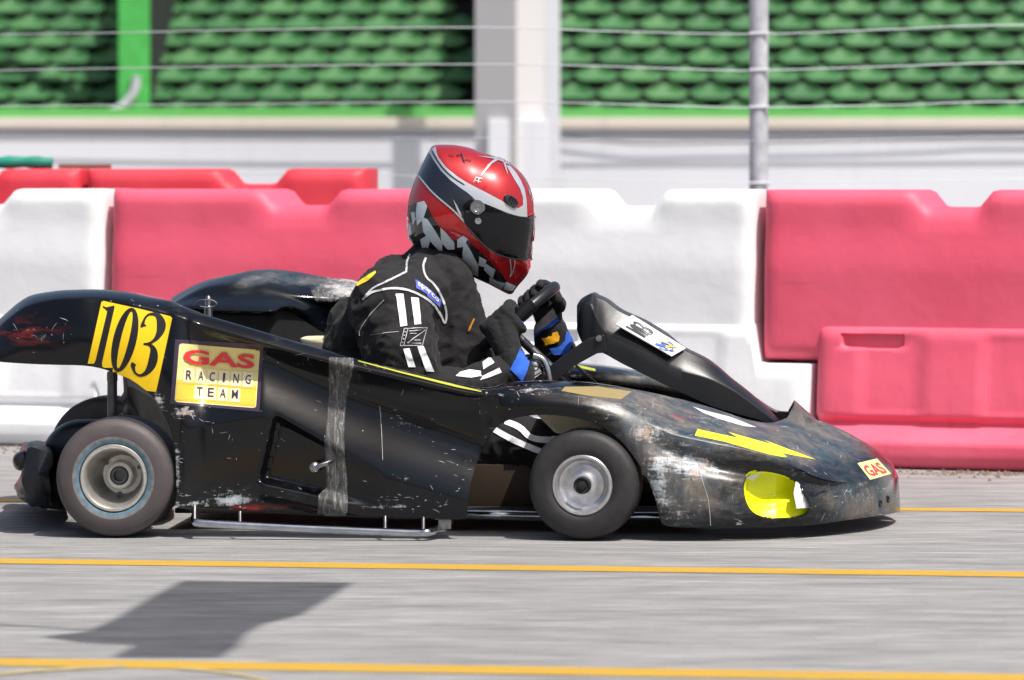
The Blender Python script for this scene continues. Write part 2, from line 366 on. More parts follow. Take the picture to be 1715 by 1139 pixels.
class Geo:
    """collects several shapes of one part"""
    def __init__(s): s.v = []; s.f = []; s.m = []
    def add(s, v, f, mi=0):
        o = len(s.v); s.v += [Vector(x) for x in v]; s.f += [tuple(i + o for i in q) for q in f]; s.m += [mi] * len(f)
    def grid(s, rows, mi=0, closeu=False, closev=False):
        n = len(rows); k = len(rows[0]); v = [p for r in rows for p in r]; f = []
        for i in range(n if closeu else n - 1):
            for j in range(k if closev else k - 1):
                a = i * k + j; b = i * k + (j + 1) % k; c = ((i + 1) % n) * k + (j + 1) % k; d = ((i + 1) % n) * k + j
                f.append((a, b, c, d))
        s.add(v, f, mi)
    def tube(s, pts, r, n=12, mi=0, caps=True):
        pts = [Vector(p) for p in pts]; rows = []
        up = Vector((0, 0, 1))
        t0 = (pts[1] - pts[0]).normalized()
        x = t0.cross(up); x = x.normalized() if x.length > 0.05 else Vector((1, 0, 0))
        for i, p in enumerate(pts):
            t = (pts[min(i + 1, len(pts) - 1)] - pts[max(i - 1, 0)]).normalized()
            x = (x - t * x.dot(t)).normalized(); y = t.cross(x)
            rr = r[i] if isinstance(r, (list, tuple)) else r
            rows.append([p + (x * math.cos(a) + y * math.sin(a)) * rr for a in [2 * math.pi * q / n for q in range(n)]])
        s.grid(rows, mi, closev=True)
        if caps:
            s.add(rows[0], [tuple(range(n))[::-1]], mi); s.add(rows[-1], [tuple(range(n))], mi)
    def lathe(s, c, ax, prof, n=48, mi=0, mis=None):
        """prof: (along axis, radius)"""
        ax = ax.normalized(); x = ax.cross(Vector((0, 0, 1)))
        x = x.normalized() if x.length > 0.05 else Vector((1, 0, 0)); y = ax.cross(x)
        rows = [[c + ax * a + (x * math.cos(t) + y * math.sin(t)) * r for t in [2 * math.pi * q / n for q in range(n)]] for a, r in prof]
        for i in range(len(rows) - 1):
            s.grid(rows[i:i + 2], mis[i] if mis else mi, closev=True)
    def box(s, c, X, Y, Z, mi=0, bev=0.0):
        """c centre, X Y Z half-extent vectors"""
        c = Vector(c); v = [c + X * a + Y * b + Z * d for a in (-1, 1) for b in (-1, 1) for d in (-1, 1)]
        f = [(0, 1, 3, 2), (4, 6, 7, 5), (0, 4, 5, 1), (2, 3, 7, 6), (0, 2, 6, 4), (1, 5, 7, 3)]
        if bev:
            bm = bmesh.new(); vs = [bm.verts.new(p) for p in v]
            for q in f: bm.faces.new([vs[i] for i in q])
            bmesh.ops.recalc_face_normals(bm, faces=bm.faces)
            bmesh.ops.bevel(bm, geom=bm.edges[:] , offset=bev, segments=2, affect='EDGES', profile=0.6)
            bm.verts.index_update(); s.add([q.co.copy() for q in bm.verts], [tuple(q.index for q in g.verts) for g in bm.faces], mi); bm.free()
        else: s.add(v, f, mi)
    def prism(s, front, back, mi=0):
        """front/back: matching loops of 3-D points"""
        n = len(front); v = list(front) + list(back)
        tri = tessellate_polygon([front])
        f = [tuple(t) for t in tri] + [tuple(i + n for i in t[::-1]) for t in tri]
        f += [(i, (i + 1) % n, n + (i + 1) % n, n + i) for i in range(n)]
        s.add(v, f, mi)
    def build(s, name, mats, parent=None, smooth=True, angle=40, recalc=True, weld=True):
        me = bpy.data.meshes.new(name); me.from_pydata([tuple(v) for v in s.v], [], s.f)
        me.polygons.foreach_set('material_index', s.m)
        if recalc:
            bm = bmesh.new(); bm.from_mesh(me)
            if weld: bmesh.ops.remove_doubles(bm, verts=bm.verts, dist=2e-5)
            bmesh.ops.recalc_face_normals(bm, faces=bm.faces); bm.to_mesh(me); bm.free()
        return link_mesh(name, me, mats if isinstance(mats, (list, tuple)) else [mats], parent, smooth, angle)
def sphere_pts(g, c, r, mi=0, n=16, sc=(1, 1, 1)):
    rows = []
    for i in range(n // 2 + 1):
        ph = math.pi * i / (n // 2)
        rows.append([Vector(c) + Vector((math.sin(ph) * math.cos(2 * math.pi * j / n) * sc[0], math.sin(ph) * math.sin(2 * math.pi * j / n) * sc[1], math.cos(ph) * sc[2])) * r for j in range(n)])
    g.grid(rows, mi, closev=True)

# ------------------------------------------------------------------ projected decals (real thin film lying on a surface)
def flat_poly(poly): return [([Vector((x, y, 0)) for x, y in poly], [tuple(t) for t in tessellate_polygon([[Vector((x, y, 0)) for x, y in poly]])])]
def stroke(pts, ws, n=None):
    """variable-width stroke as quads"""
    out = []; L = []; Rr = []
    for i, (x, y) in enumerate(pts):
        a = pts[max(i - 1, 0)]; b = pts[min(i + 1, len(pts) - 1)]
        dx, dy = b[0] - a[0], b[1] - a[1]; l = math.hypot(dx, dy) or 1
        w = ws[i] if isinstance(ws, (list, tuple)) else ws
        L.append(Vector((x - dy / l * w / 2, y + dx / l * w / 2, 0))); Rr.append(Vector((x + dy / l * w / 2, y - dx / l * w / 2, 0)))
    v = L + Rr; n = len(L)
    return [(v, [(i, i + 1, n + i + 1, n + i) for i in range(n - 1)])]
def spline(pts, k=6, closed=False):
    out = []; n = len(pts)
    rng = range(n if closed else n - 1)
    dim = len(pts[0])
    for i in rng:
        if closed: P = [pts[(i - 1) % n], pts[i], pts[(i + 1) % n], pts[(i + 2) % n]]
        else: P = [pts[max(i - 1, 0)], pts[i], pts[i + 1], pts[min(i + 2, n - 1)]]
        for q in range(k):
            t = q / k
            out.append(tuple(0.5 * ((2 * P[1][d]) + (-P[0][d] + P[2][d]) * t + (2 * P[0][d] - 5 * P[1][d] + 4 * P[2][d] - P[3][d]) * t * t + (-P[0][d] + 3 * P[1][d] - 3 * P[2][d] + P[3][d]) * t ** 3) for d in range(dim)))
    if not closed: out.append(tuple(pts[-1]))
    return out
def text_shapes(s, quad, bold=0.0, shear=0.0, squash=1.0):
    """text mapped into quad (tl, tr, br, bl) in pixels"""
    cu = bpy.data.curves.new('t', 'FONT'); cu.body = s; cu.size = 1; cu.offset = bold; cu.shear = shear; cu.resolution_u = 3
    ob = bpy.data.objects.new('t', cu); COL.objects.link(ob)
    bpy.context.view_layer.update()
    ev = ob.evaluated_get(bpy.context.evaluated_depsgraph_get()); me = ev.to_mesh()
    vs = [v.co.copy() for v in me.vertices]; fs = [tuple(p.vertices) for p in me.polygons]
    ev.to_mesh_clear(); bpy.data.objects.remove(ob); bpy.data.curves.remove(cu)
    x0 = min(v.x for v in vs); x1 = max(v.x for v in vs); y0 = min(v.y for v in vs); y1 = max(v.y for v in vs)
    tl, tr, br, bl = [Vector((a, b, 0)) for a, b in quad]
    out = []
    for v in vs:
        u = (v.x - x0) / (x1 - x0); w = (v.y - y0) / (y1 - y0)
        out.append(lerp(lerp(bl, br, u), lerp(tl, tr, u), w))
    return [(out, fs)]
def mapquad(quad):
    tl, tr, br, bl = [Vector((a, b, 0)) for a, b in quad]
    def f(u, v): p = lerp(lerp(tl, tr, u), lerp(bl, br, u), v); return (p.x, p.y)
    return f
def project(g, shapes, bvh, off=0.001, mi=0, step=7.0, mirror=None, maxd=30, wob=None, keep=None):
    """cut flat pixel shapes into small faces and lay them on the surface in bvh (world space)"""
    for vs, fs in shapes:
        bm = bmesh.new(); vv = [bm.verts.new(v) for v in vs]
        for q in fs:
            try: bm.faces.new([vv[i] for i in q])
            except ValueError: pass
        for v in list(bm.verts):
            if not v.link_faces: bm.verts.remove(v)
        if not bm.verts: bm.free(); continue
        for ax in (0, 1):
            lo = min(v.co[ax] for v in bm.verts); hi = max(v.co[ax] for v in bm.verts)
            k = math.floor(lo / step) + 1
            while k * step < hi:
                co = Vector((0, 0, 0)); co[ax] = k * step; no = Vector((0, 0, 0)); no[ax] = 1
                bmesh.ops.bisect_plane(bm, geom=bm.verts[:] + bm.edges[:] + bm.faces[:], plane_co=co, plane_no=no, dist=1e-4)
                k += 1
        pos = {}
        for v in bm.verts:
            d = ray(v.co.x, v.co.y).normalized()
            h = bvh.ray_cast(C0, d, maxd)
            if h[0] is None: continue
            n = h[1] if h[1].dot(d) < 0 else -h[1]
            if keep and not keep(h[0]): continue
            o = off + (wob(v.co.x, v.co.y) if wob else 0)
            pos[v] = h[0] + n * (o * 0.6) - d * (o * 0.6)
        idx = {}; V = []
        for v, p in pos.items(): idx[v] = len(V); V.append(p)
        Fs = []
        for q in bm.faces:
            if all(v in idx for v in q.verts):
                if max((pos[a] - pos[b]).length for a in q.verts for b in q.verts) < 0.09: Fs.append(tuple(idx[v] for v in q.verts))
        if V:
            g.add(V, Fs, mi)
            if mirror: g.add([mirror(p) for p in V], [q[::-1] for q in Fs], mi)
        bm.free()
def bvh_of(verts, faces): return BVHTree.FromPolygons([Vector(v) for v in verts], faces, all_triangles=False)
def bvh_obj(o, mw):
    me = o.data; return BVHTree.FromPolygons([mw @ v.co for v in me.vertices], [tuple(p.vertices) for p in me.polygons])

# ------------------------------------------------------------------ soft union of limbs (voxel remesh)
def capsules(parts, voxel, smooth_it=6, noise_amp=0.0, noise_sc=12.0, name='tmp', fold=None):
    g = Geo()
    for p in parts:
        a, ra, b, rb = p[:4]; a = Vector(a); b = Vector(b)
        d = b - a; L = d.length
        if L < 1e-5: d = Vector((0, 0, 1)); L = 0.0001
        d = d.normalized(); prof = []
        for i in range(7):
            t = math.pi / 2 * (1 - i / 6.0); prof.append((-ra * math.sin(t), max(ra * math.cos(t), 1e-4)))
        for i in range(7):
            t = math.pi / 2 * (i / 6.0); prof.append((L + rb * math.sin(t), max(rb * math.cos(t), 1e-4)))
        g.lathe(a, d, prof, 20)
    me = bpy.data.meshes.new(name); me.from_pydata([tuple(v) for v in g.v], [], g.f)
    bm = bmesh.new(); bm.from_mesh(me); bmesh.ops.remove_doubles(bm, verts=bm.verts, dist=2e-4)
    bmesh.ops.recalc_face_normals(bm, faces=bm.faces); bm.to_mesh(me); bm.free()
    ob = bpy.data.objects.new(name, me); COL.objects.link(ob)
    rm = ob.modifiers.new('r', 'REMESH'); rm.mode = 'VOXEL'; rm.voxel_size = voxel; rm.use_smooth_shade = True
    sm = ob.modifiers.new('s', 'SMOOTH'); sm.factor = 0.5; sm.iterations = smooth_it
    bpy.context.view_layer.update()
    out = bpy.data.meshes.new_from_object(ob.evaluated_get(bpy.context.evaluated_depsgraph_get()))
    bpy.data.objects.remove(ob)
    if noise_amp or fold:
        nn = [v.normal.copy() for v in out.vertices]
        for v, n in zip(out.vertices, nn):
            q = v.co * noise_sc
            a = noise.noise(q) * noise_amp + (1 - abs(noise.noise(q * 1.7 + Vector((5, 1, 3))))) ** 6 * noise_amp * 1.2
            if fold: a += fold(v.co)
            v.co += n * a
    return out

# ================================================================== SETTING
g = Geo(); g.add([(-400, -60, 0), (400, -60, 0), (400, 600, 0), (-400, 600, 0)], [(0, 1, 2, 3)])
tag(g.build('ground', 'ground', smooth=False), kind='structure')
def roadline(a0, a1, b0, b1, ext=30.0):
    A0, A1, B0, B1 = [WG(*p) for p in (a0, a1, b0, b1)]
    da = (A1 - A0).normalized(); db = (B1 - B0).normalized()
    A0 -= da * ext; A1 += da * ext; B0 -= db * ext; B1 += db * ext
    # keep an even width: take the mean direction
    w = (Vector((0, 0, 1)).cross(da)).normalized()
    wid = abs((WG(*a0) - WG(*b0)).dot(w)) * 0.5 + abs((WG(*a1) - WG(*b1)).dot(w)) * 0.5
    g = Geo(); z = Vector((0, 0, 0.0012)); m0 = (A0 + B0) / 2; m1 = (A1 + B1) / 2
    g.add([m0 - w * wid / 2 + z, m1 - w * wid / 2 + z, m1 + w * wid / 2 + z, m0 + w * wid / 2 + z], [(0, 1, 2, 3)])
    tag(g.build('road_line', 'line', smooth=False), kind='structure')
roadline((0, 936), (1715, 958.5), (0, 944.5), (1715, 967))
roadline((0, 1103.5), (1715, 1130), (0, 1116), (1715, 1144))
roadline((0, 836), (1715, 853), (0, 841), (1715, 858))
g = Geo()
for pts, wpx in ((spline([(-60, 1136), (0, 1128), (90, 1121), (210, 1115.5)]), 5), (spline([(300, 1119), (360, 1124), (420, 1133), (470, 1146)]), 4)):
    (vs, fs), = stroke(pts, wpx)
    g.add([WG(v.x, v.y, 0.0018) for v in vs], fs)
tag(g.build('worn_road_marking', 'line_worn', smooth=False), kind='structure')

# ---- plastic barriers
def barrier_blocks(flip=False):
    """unit barrier: x 0..1 pitch, front towards -y, z 0..0.79"""
    us = sorted(set([0, .004, .012, .024, .04] + [0.04 + 0.92 * i / 46 for i in range(47)] + [.96, .976, .988, .996, 1]))
    def block(x0, x1, z0, ztop, depth, rr=0.045):
        g = Geo()
        rows = []
        for u in us:
            x = x0 + (x1 - x0) * u; zt = ztop(x); row = []
            for v in us:
                z = z0 + (zt - z0) * v
                ex = min(x - x0, x1 - x); ez = min(z - z0, zt - z)
                t = min(clamp(ex / rr), clamp(ez / rr)); s = math.sqrt(max(0, 1 - (1 - clamp(ex / rr)) ** 2)) * math.sqrt(max(0, 1 - (1 - clamp(ez / rr)) ** 2))
                d = depth(x, z)
                row.append(Vector((x, -(d - rr * 0.9 * (1 - s)) if s > 0 else -(d - rr * .9), z)))
            rows.append(row)
        return rows
    def top_up(x):
        a = sstep(.46, .52, x) * (1 - sstep(.66, .72, x)); return 0.79 - 0.05 * a
    def d_up(x, z):
        a = sstep(.43, .52, x) * (1 - sstep(.66, .75, x)) * sstep(.66, .74, z)
        return 0.155 - 0.012 * a - 0.012 * sstep(.55, .7, z)
    def top_lo(x): return 0.405 - 0.115 * sstep(.985, 1.01, x)
    def d_lo(x, z):
        d = 0.25 - 0.075 * sstep(0.07, 0.13, z) + 0.02 * (1 - sstep(.15, .4, z)) * sstep(.13, .15, z)
        for c in (.42, .80):
            a = sstep(c - .11, c - .08, x) * (1 - sstep(c + .08, c + .11, x)) * sstep(.12, .17, z) * (1 - sstep(.36, .395, z))
            d -= 0.010 * a
        a = sstep(.26, .29, x) * (1 - sstep(.43, .46, x)) * sstep(.335, .35, z) * (1 - sstep(.372, .38, z))
        return d - 0.05 * a
    A = block(0.0, 0.985, 0.30, top_up, d_up); B = block(0.18, 1.165, 0.0, top_lo, d_lo)
    g = Geo()
    for rows in (A, B):
        g.grid(rows); back = [[Vector((p.x, -p.y, p.z)) for p in r] for r in rows]; g.grid([r[::-1] for r in back])
        n = len(rows); k = len(rows[0])
        edge = [rows[i][0] for i in range(n)] + [rows[-1][j] for j in range(1, k)] + [rows[i][-1] for i in range(n - 2, -1, -1)] + [rows[0][j] for j in range(k - 2, 0, -1)]
        bk = [Vector((p.x, -p.y, p.z)) for p in edge]
        g.grid([edge, [(a + b) / 2 for a, b in zip(edge, bk)], bk], closev=True)
    return g
BB = barrier_blocks()
bme = {}
def barrier(pl, pr, yl, yr, mat, label, sx=1.0, sz=1.0, group='plastic barriers lining the track', nm='plastic_barrier'):
    P0 = WG(pl, yl); P1 = WG(pr, yr); ax = P1 - P0; L = ax.length; rz = math.atan2(ax.y, ax.x)
    if mat not in bme:
        o = BB.build(nm, mat, angle=50); bme[mat] = o.data
    else:
        o = bpy.data.objects.new(nm, bme[mat]); COL.objects.link(o)
    nrm = Vector((-ax.y, ax.x, 0)).normalized()
    o.location = P0 + nrm * 0.25; o.rotation_euler = (0, 0, rz); o.scale = (L, 1, sz)
    tag(o, label, 'barrier', group); return o
def yb(x): return 747 + 42 * x / 1600.0
for pl, pr, mt, lb in ((-935, -395, 'b_red', 'pink red plastic barrier at the far left end of the front row'),
                       (-390, 152, 'b_white', 'white plastic barrier behind the tail of the kart, left of the long pink red one'),
                       (157, 702, 'b_red', 'pink red plastic barrier standing behind the engine cover and the back of the driver'),
                       (707, 1250, 'b_white', 'white plastic barrier behind the steering wheel and the nose fairing'),
                       (1256, 1800, 'b_red', 'pink red plastic barrier at the right, behind the nose of the kart'),
                       (1806, 2350, 'b_white', 'white plastic barrier to the right of the last pink red one')):
    barrier(pl, pr, yb(pl), yb(pr), mt, lb)
# second, darker row behind
def yb2(x): return 686 + 6 * x / 600.0
for pl, pr, lb in ((-350, 126, 'deep red plastic barrier in the back row, with the teal tarpaulin lying on it'), (130, 606, 'deep red plastic barrier in the back row whose right end stops beside the helmet')):
    barrier(pl, pr, yb2(pl), yb2(pr), 'b_red2', lb, sz=1.085, group='darker barriers of the back row')
P = WG(60, yb2(60)); ty = P.y + 0.25; zt = 0.79 * 1.085
def topz(px, r): return Vector((WY(px, 260, ty).x, ty, zt + r))
g = Geo(); pts = [topz(x, 0.022 + 0.002 * math.sin(x * .05)) for x in range(-260, 96, 12)]
g.tube(pts, [0.022 + 0.0025 * math.sin(i * 1.7) for i in range(len(pts))], 14)
tag(g.build('rolled_tarpaulin', 'teal'), 'rolled teal tarpaulin lying along the top of the back row barrier', 'tarpaulin')
g = Geo(); g.tube([topz(x, 0.009) + Vector((0, 0, 0)) for x in (98, 130, 160, 186)], 0.008, 10)
tag(g.build('wooden_pole', 'wood'), 'short brown pole lying beside the teal tarpaulin', 'pole')
# dirt and grit strip along the foot of the barriers
g = Geo(); rnd = random.Random(3)
for i in range(900):
    x = rnd.uniform(-200, 1900); P = WG(x, yb(x) + abs(rnd.gauss(0, 1)) * 5 + 0.5); s = rnd.uniform(.003, .011)
    a = rnd.random() * 6; X = Vector((math.cos(a), math.sin(a), 0)) * s; Y = Vector((-math.sin(a), math.cos(a), 0)) * s * .7
    g.add([P - X, P - Y, P + X, P + Y, P + Vector((0, 0, s * .8))], [(0, 1, 4), (1, 2, 4), (2, 3, 4), (3, 0, 4)])
tag(g.build('gravel', simple('brown grit', (0.16, 0.12, 0.09), 0.9, var=0.5), weld=False, smooth=False), kind='stuff', label='brown grit scattered along the foot of the barriers')

# ---- grandstand
GY = 31.0
PM = F / (GY + D)
def gz(py, Y=GY): return H + (300 - py) * (Y + D) / F
def gx(px, Y=GY): return (px - CW / 2) * (Y + D) / F
gs = empty('grandstand', (0, GY, 0), label='green seated grandstand rising above a white wall with cream coping', cat='grandstand')
XL, XR = -14.0, 14.0
def slab(name, x0, x1, y0, y1, z0, z1, mat, parent, bev=0.006):
    g = Geo(); g.box(((x0 + x1) / 2, (y0 + y1) / 2, (z0 + z1) / 2), Vector(((x1 - x0) / 2, 0, 0)), Vector((0, (y1 - y0) / 2, 0)), Vector((0, 0, (z1 - z0) / 2)), bev=bev)
    return g.build(name, mat, parent, smooth=False)
slab('wall', XL, XR, GY, GY + 0.25, 0, gz(216), 'wall', gs)
slab('coping', XL, XR, GY - 0.055, GY + 0.3, gz(215.5), gz(197), 'coping', gs, 0.012)
slab('fascia', XL, XR, GY + 0.08, GY + 0.14, gz(196.7), gz(181), 'fascia', gs)
RISE, TREAD, NR = 0.19, 0.5, 9
zb0 = gz(196) - 0.08
g = Geo()
for k in range(NR):
    g.box((0, GY + 0.32 + TREAD * k + TREAD / 2, zb0 + RISE * k - 0.5), Vector((13.9, 0, 0)), Vector((0, TREAD / 2 + 0.05, 0)), Vector((0, 0, 0.5)), bev=0.01)
g.box((0, GY + 0.3 + TREAD * NR + 0.4, 2), Vector((13.9, 0, 0)), Vector((0, 0.1, 0)), Vector((0, 0, 2)))
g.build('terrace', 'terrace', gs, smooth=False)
for px_, hh_ in ((812, 1.35), (236, 2.0)):  # added walls, sized to throw shade over the seats beside them
    g = Geo(); X0 = gx(px_, GY + .3); 
    for k in range(NR): g.box((X0, GY + 0.32 + TREAD * k + TREAD / 2, zb0 + RISE * k + hh_ / 2), Vector((.07, 0, 0)), Vector((0, TREAD / 2, 0)), Vector((0, 0, hh_ / 2)))
    g.build('shade_wall', 'terrace', gs, smooth=False, recalc=False)
# seat: one curved shell with pan
g = Geo()
SW = 0.455
prof_ = [(-.300, -.004, .50), (-.312, .008, .66), (-.306, .022, .82), (-.285, .034, .92), (-.20, .036, .97), (-.10, .034, 1.0), (-.03, .044, 1.0), (0.0, .066, .93), (.016, .094, .80), (.028, .120, .66), (.038, .138, .50), (.046, .146, .34), (.058, .147, .28)]
rs_ = []
for y, z, hw in spline(prof_, 3):
    rs_.append([Vector((SW / 2 * hw * u, y - .05 * u * u * (1 if y > -.25 else 0), z + (.022 * u * u if -.28 < y < 0 else 0))) for u in [-1 + 2 * i / 14.0 for i in range(15)]])
g.grid(rs_)
seat_me = g.build('stadium_seat', 'seat', angle=180)
mod = seat_me.modifiers.new('s', 'SOLIDIFY'); mod.thickness = 0.016; mod.offset = 1
bpy.context.view_layer.update()
sm2 = bpy.data.meshes.new_from_object(seat_me.evaluated_get(bpy.context.evaluated_depsgraph_get()))
bpy.data.objects.remove(seat_me)
def seat_at(x, y, z):
    o = bpy.data.objects.new('stadium_seat', sm2); COL.objects.link(o); o.location = (x, y, z)
    o.rotation_euler = (0, 0, R(random.uniform(-1.5, 1.5)))
    tag(o, 'green plastic stadium seat in the tiers of the grandstand', 'seat', 'green seats of the grandstand')
for k in range(8):
    y = GY + 0.32 + TREAD * k + 0.42; z = zb0 + RISE * k + 0.075
    for x0, x1, pit in ((-60, 792, 0.405), (905, 1790, 0.455)):
        a, b = gx(x0, y), gx(x1, y); n = int((b - a) / pit)
        for i in range(n + 1):
            xx = a + (i + (0.5 if k % 2 else 0.0)) * pit + .1
            if xx < b: seat_at(xx, y, z)
# pillar in front of the stand
PY = 28.0
pl_ = empty('concrete_pillar', (gx(850, PY), PY, 0), label='square concrete pillar between the two seat blocks, shaded on its left face', cat='pillar')
al = R(-33); sX = Vector((math.cos(al), math.sin(al), 0)) * 0.225; sY = Vector((-math.sin(al), math.cos(al), 0)) * 0.225
g = Geo(); g.box((gx(853, PY), PY + 0.1, 3.0), sX, sY, Vector((0, 0, 3.0)), bev=0.012); g.build('shaft', 'pillar_c', pl_, smooth=False)
g = Geo(); g.box((gx(868, PY), PY + 0.1, gz(200, PY) / 2), Vector((0.27, 0, 0)), Vector((0, 0.27, 0)), Vector((0, 0, gz(200, PY) / 2)), bev=0.012); g.build('plinth', 'wall', pl_, smooth=False)
g = Geo(); X_ = Vector((0.085, 0, 0)); g.box((gx(922, 29.5), 29.5, 3.0), X_, Vector((0, .06, 0)), Vector((0, 0, 3.0)), bev=0.006)
tag(g.build('white_post', 'wall', smooth=False), 'pale narrow post standing just right of the concrete pillar', 'post')
g = Geo(); g.box((gx(226, 31.32), 31.32, 3.0), Vector((0.15, 0, 0)), Vector((0, .05, 0)), Vector((0, 0, 3.0)), bev=0.01)
zc = gz(197, 31.2); gpts = spline([(gx(150), 31.22, zc + .04), (gx(180), 31.22, zc + .05), (gx(205), 31.22, zc + .12), (gx(222), 31.22, zc + .25), (gx(226), 31.22, zc + .4)], 6)
g.tube(gpts, 0.045, 12, 1)
tag(g.build('green_post', ['green_post', 'galv'], smooth=False), 'bright green painted post in front of the left seats', 'post')

# ---- catch fence of post and wires
FY = 6.6
fe = empty('wire_fence', (gx(1270, FY), FY, 0), label='galvanised post and wire catch fence behind the barriers', cat='fence')
def fence_wire(pts, name='wire', r=0.0024, mat='wire', Y=FY, parent=fe):
    p2 = spline(pts, 8); g = Geo(); g.tube([WY(x, y, Y) for x, y in p2], r, 6); return g.build(name, mat, parent)
for px in (1271, -1020, 3560):
    g = Geo(); x = gx(px, FY); g.tube([(x, FY + .03, 0), (x, FY + .03, 3.0)], 0.036, 20)
    g.box((x, FY + .03, .01), Vector((.09, 0, 0)), Vector((0, .09, 0)), Vector((0, 0, .01)))
    for py in (57, 118, 180, 307): g.tube([(x - .038, FY - .006, gz(py, FY)), (x + .038, FY - .006, gz(py, FY))], 0.006, 8)
    g.build('post', 'galv', fe)
fence_wire([(-1020, 80), (-500, 74), (0, 58), (200, 55), (430, 50), (800, 46), (1040, 53), (1271, 57), (1500, 49), (1715, 42), (2400, 40), (3560, 57)])
fence_wire([(-1020, 135), (-500, 130), (0, 118), (430, 111), (860, 108), (1190, 117), (1271, 118), (1500, 111), (1715, 105), (2400, 100), (3560, 118)])
fence_wire([(-1020, 190), (-500, 186), (0, 178), (430, 174), (860, 171), (1190, 179), (1271, 180), (1500, 176), (1715, 170), (2400, 168), (3560, 180)])
fence_wire([(-1020, 310), (-500, 305), (0, 297), (430, 292), (620, 293), (820, 299), (1000, 302), (1271, 307), (1715, 300), (2400, 296), (3560, 307)], r=0.0018)
fence_wire([(-1020, 243), (-500, 240), (0, 234), (430, 232), (860, 231), (1271, 236), (1715, 228), (2400, 230), (3560, 240)], r=0.0015)
o = fence_wire([(-2000, 215), (-900, 214), (0, 219), (430, 225), (860, 227.5), (1100, 226), (1715, 223), (2600, 215), (3500, 215)], 'black_cable', 0.011, 'cable', GY - 0.12, None)
tag(o, 'straight black cable strung along the wall under the coping', 'cable')
o = fence_wire([(860, 218), (930, 226), (1010, 236), (1080, 241), (1200, 239), (1400, 236), (1560, 231), (1640, 226), (1760, 226)], 'black_cable', 0.009, 'cable', GY - 0.06, None)
tag(o, 'loosely drooping black cable on the wall at the right', 'cable')

# ---- invented board and pole out of frame, outlined to throw the shade on the road
ZB = 3.0
def up(px, py): P = WG(px, py); return P + SUN * (ZB / SUN.z)
sb = empty('shadow_board', (-3.6, -1.0, 0), label='added grey pole with a board cut to the outline of the road shadow', cat='shadow_caster')
outl = [(308, 973), (592, 976), (555, 1000), (505, 1030), (440, 1046), (412, 1062), (400, 1080), (370, 1102), (190, 1102), (230, 1081), (130, 1076), (72, 1067), (150, 1058), (190, 1040), (240, 1010)]
fr = [up(*p) for p in outl]; bk = [p + Vector((0, 0, 0.012)) for p in fr]
g = Geo(); g.prism(fr, bk); g.build('board', 'black_plastic', sb, smooth=False)
a = up(110, 1068); g = Geo(); g.tube([(-3.6, -1.0, 0), (-3.6, -1.0, ZB + .03)], 0.03, 16); g.build('pole', 'galv', sb)
g = Geo(); g.tube([(-3.6, -1.0, ZB + .02), a + Vector((0.25, 0, 0.02))], 0.009, 12); g.build('arm', 'galv', sb)
# ================================================================== KART
def KB(w, px):                                  # base point helper on the ground
    P = K(px, 900, w); return Vector((P.x, P.y, 0))
kc = KB(0.6, 700)
kart = empty('racing_kart', kc, YAW, label='black bodied racing kart numbered 103, scuffed and taped, driving across the road', cat='kart')

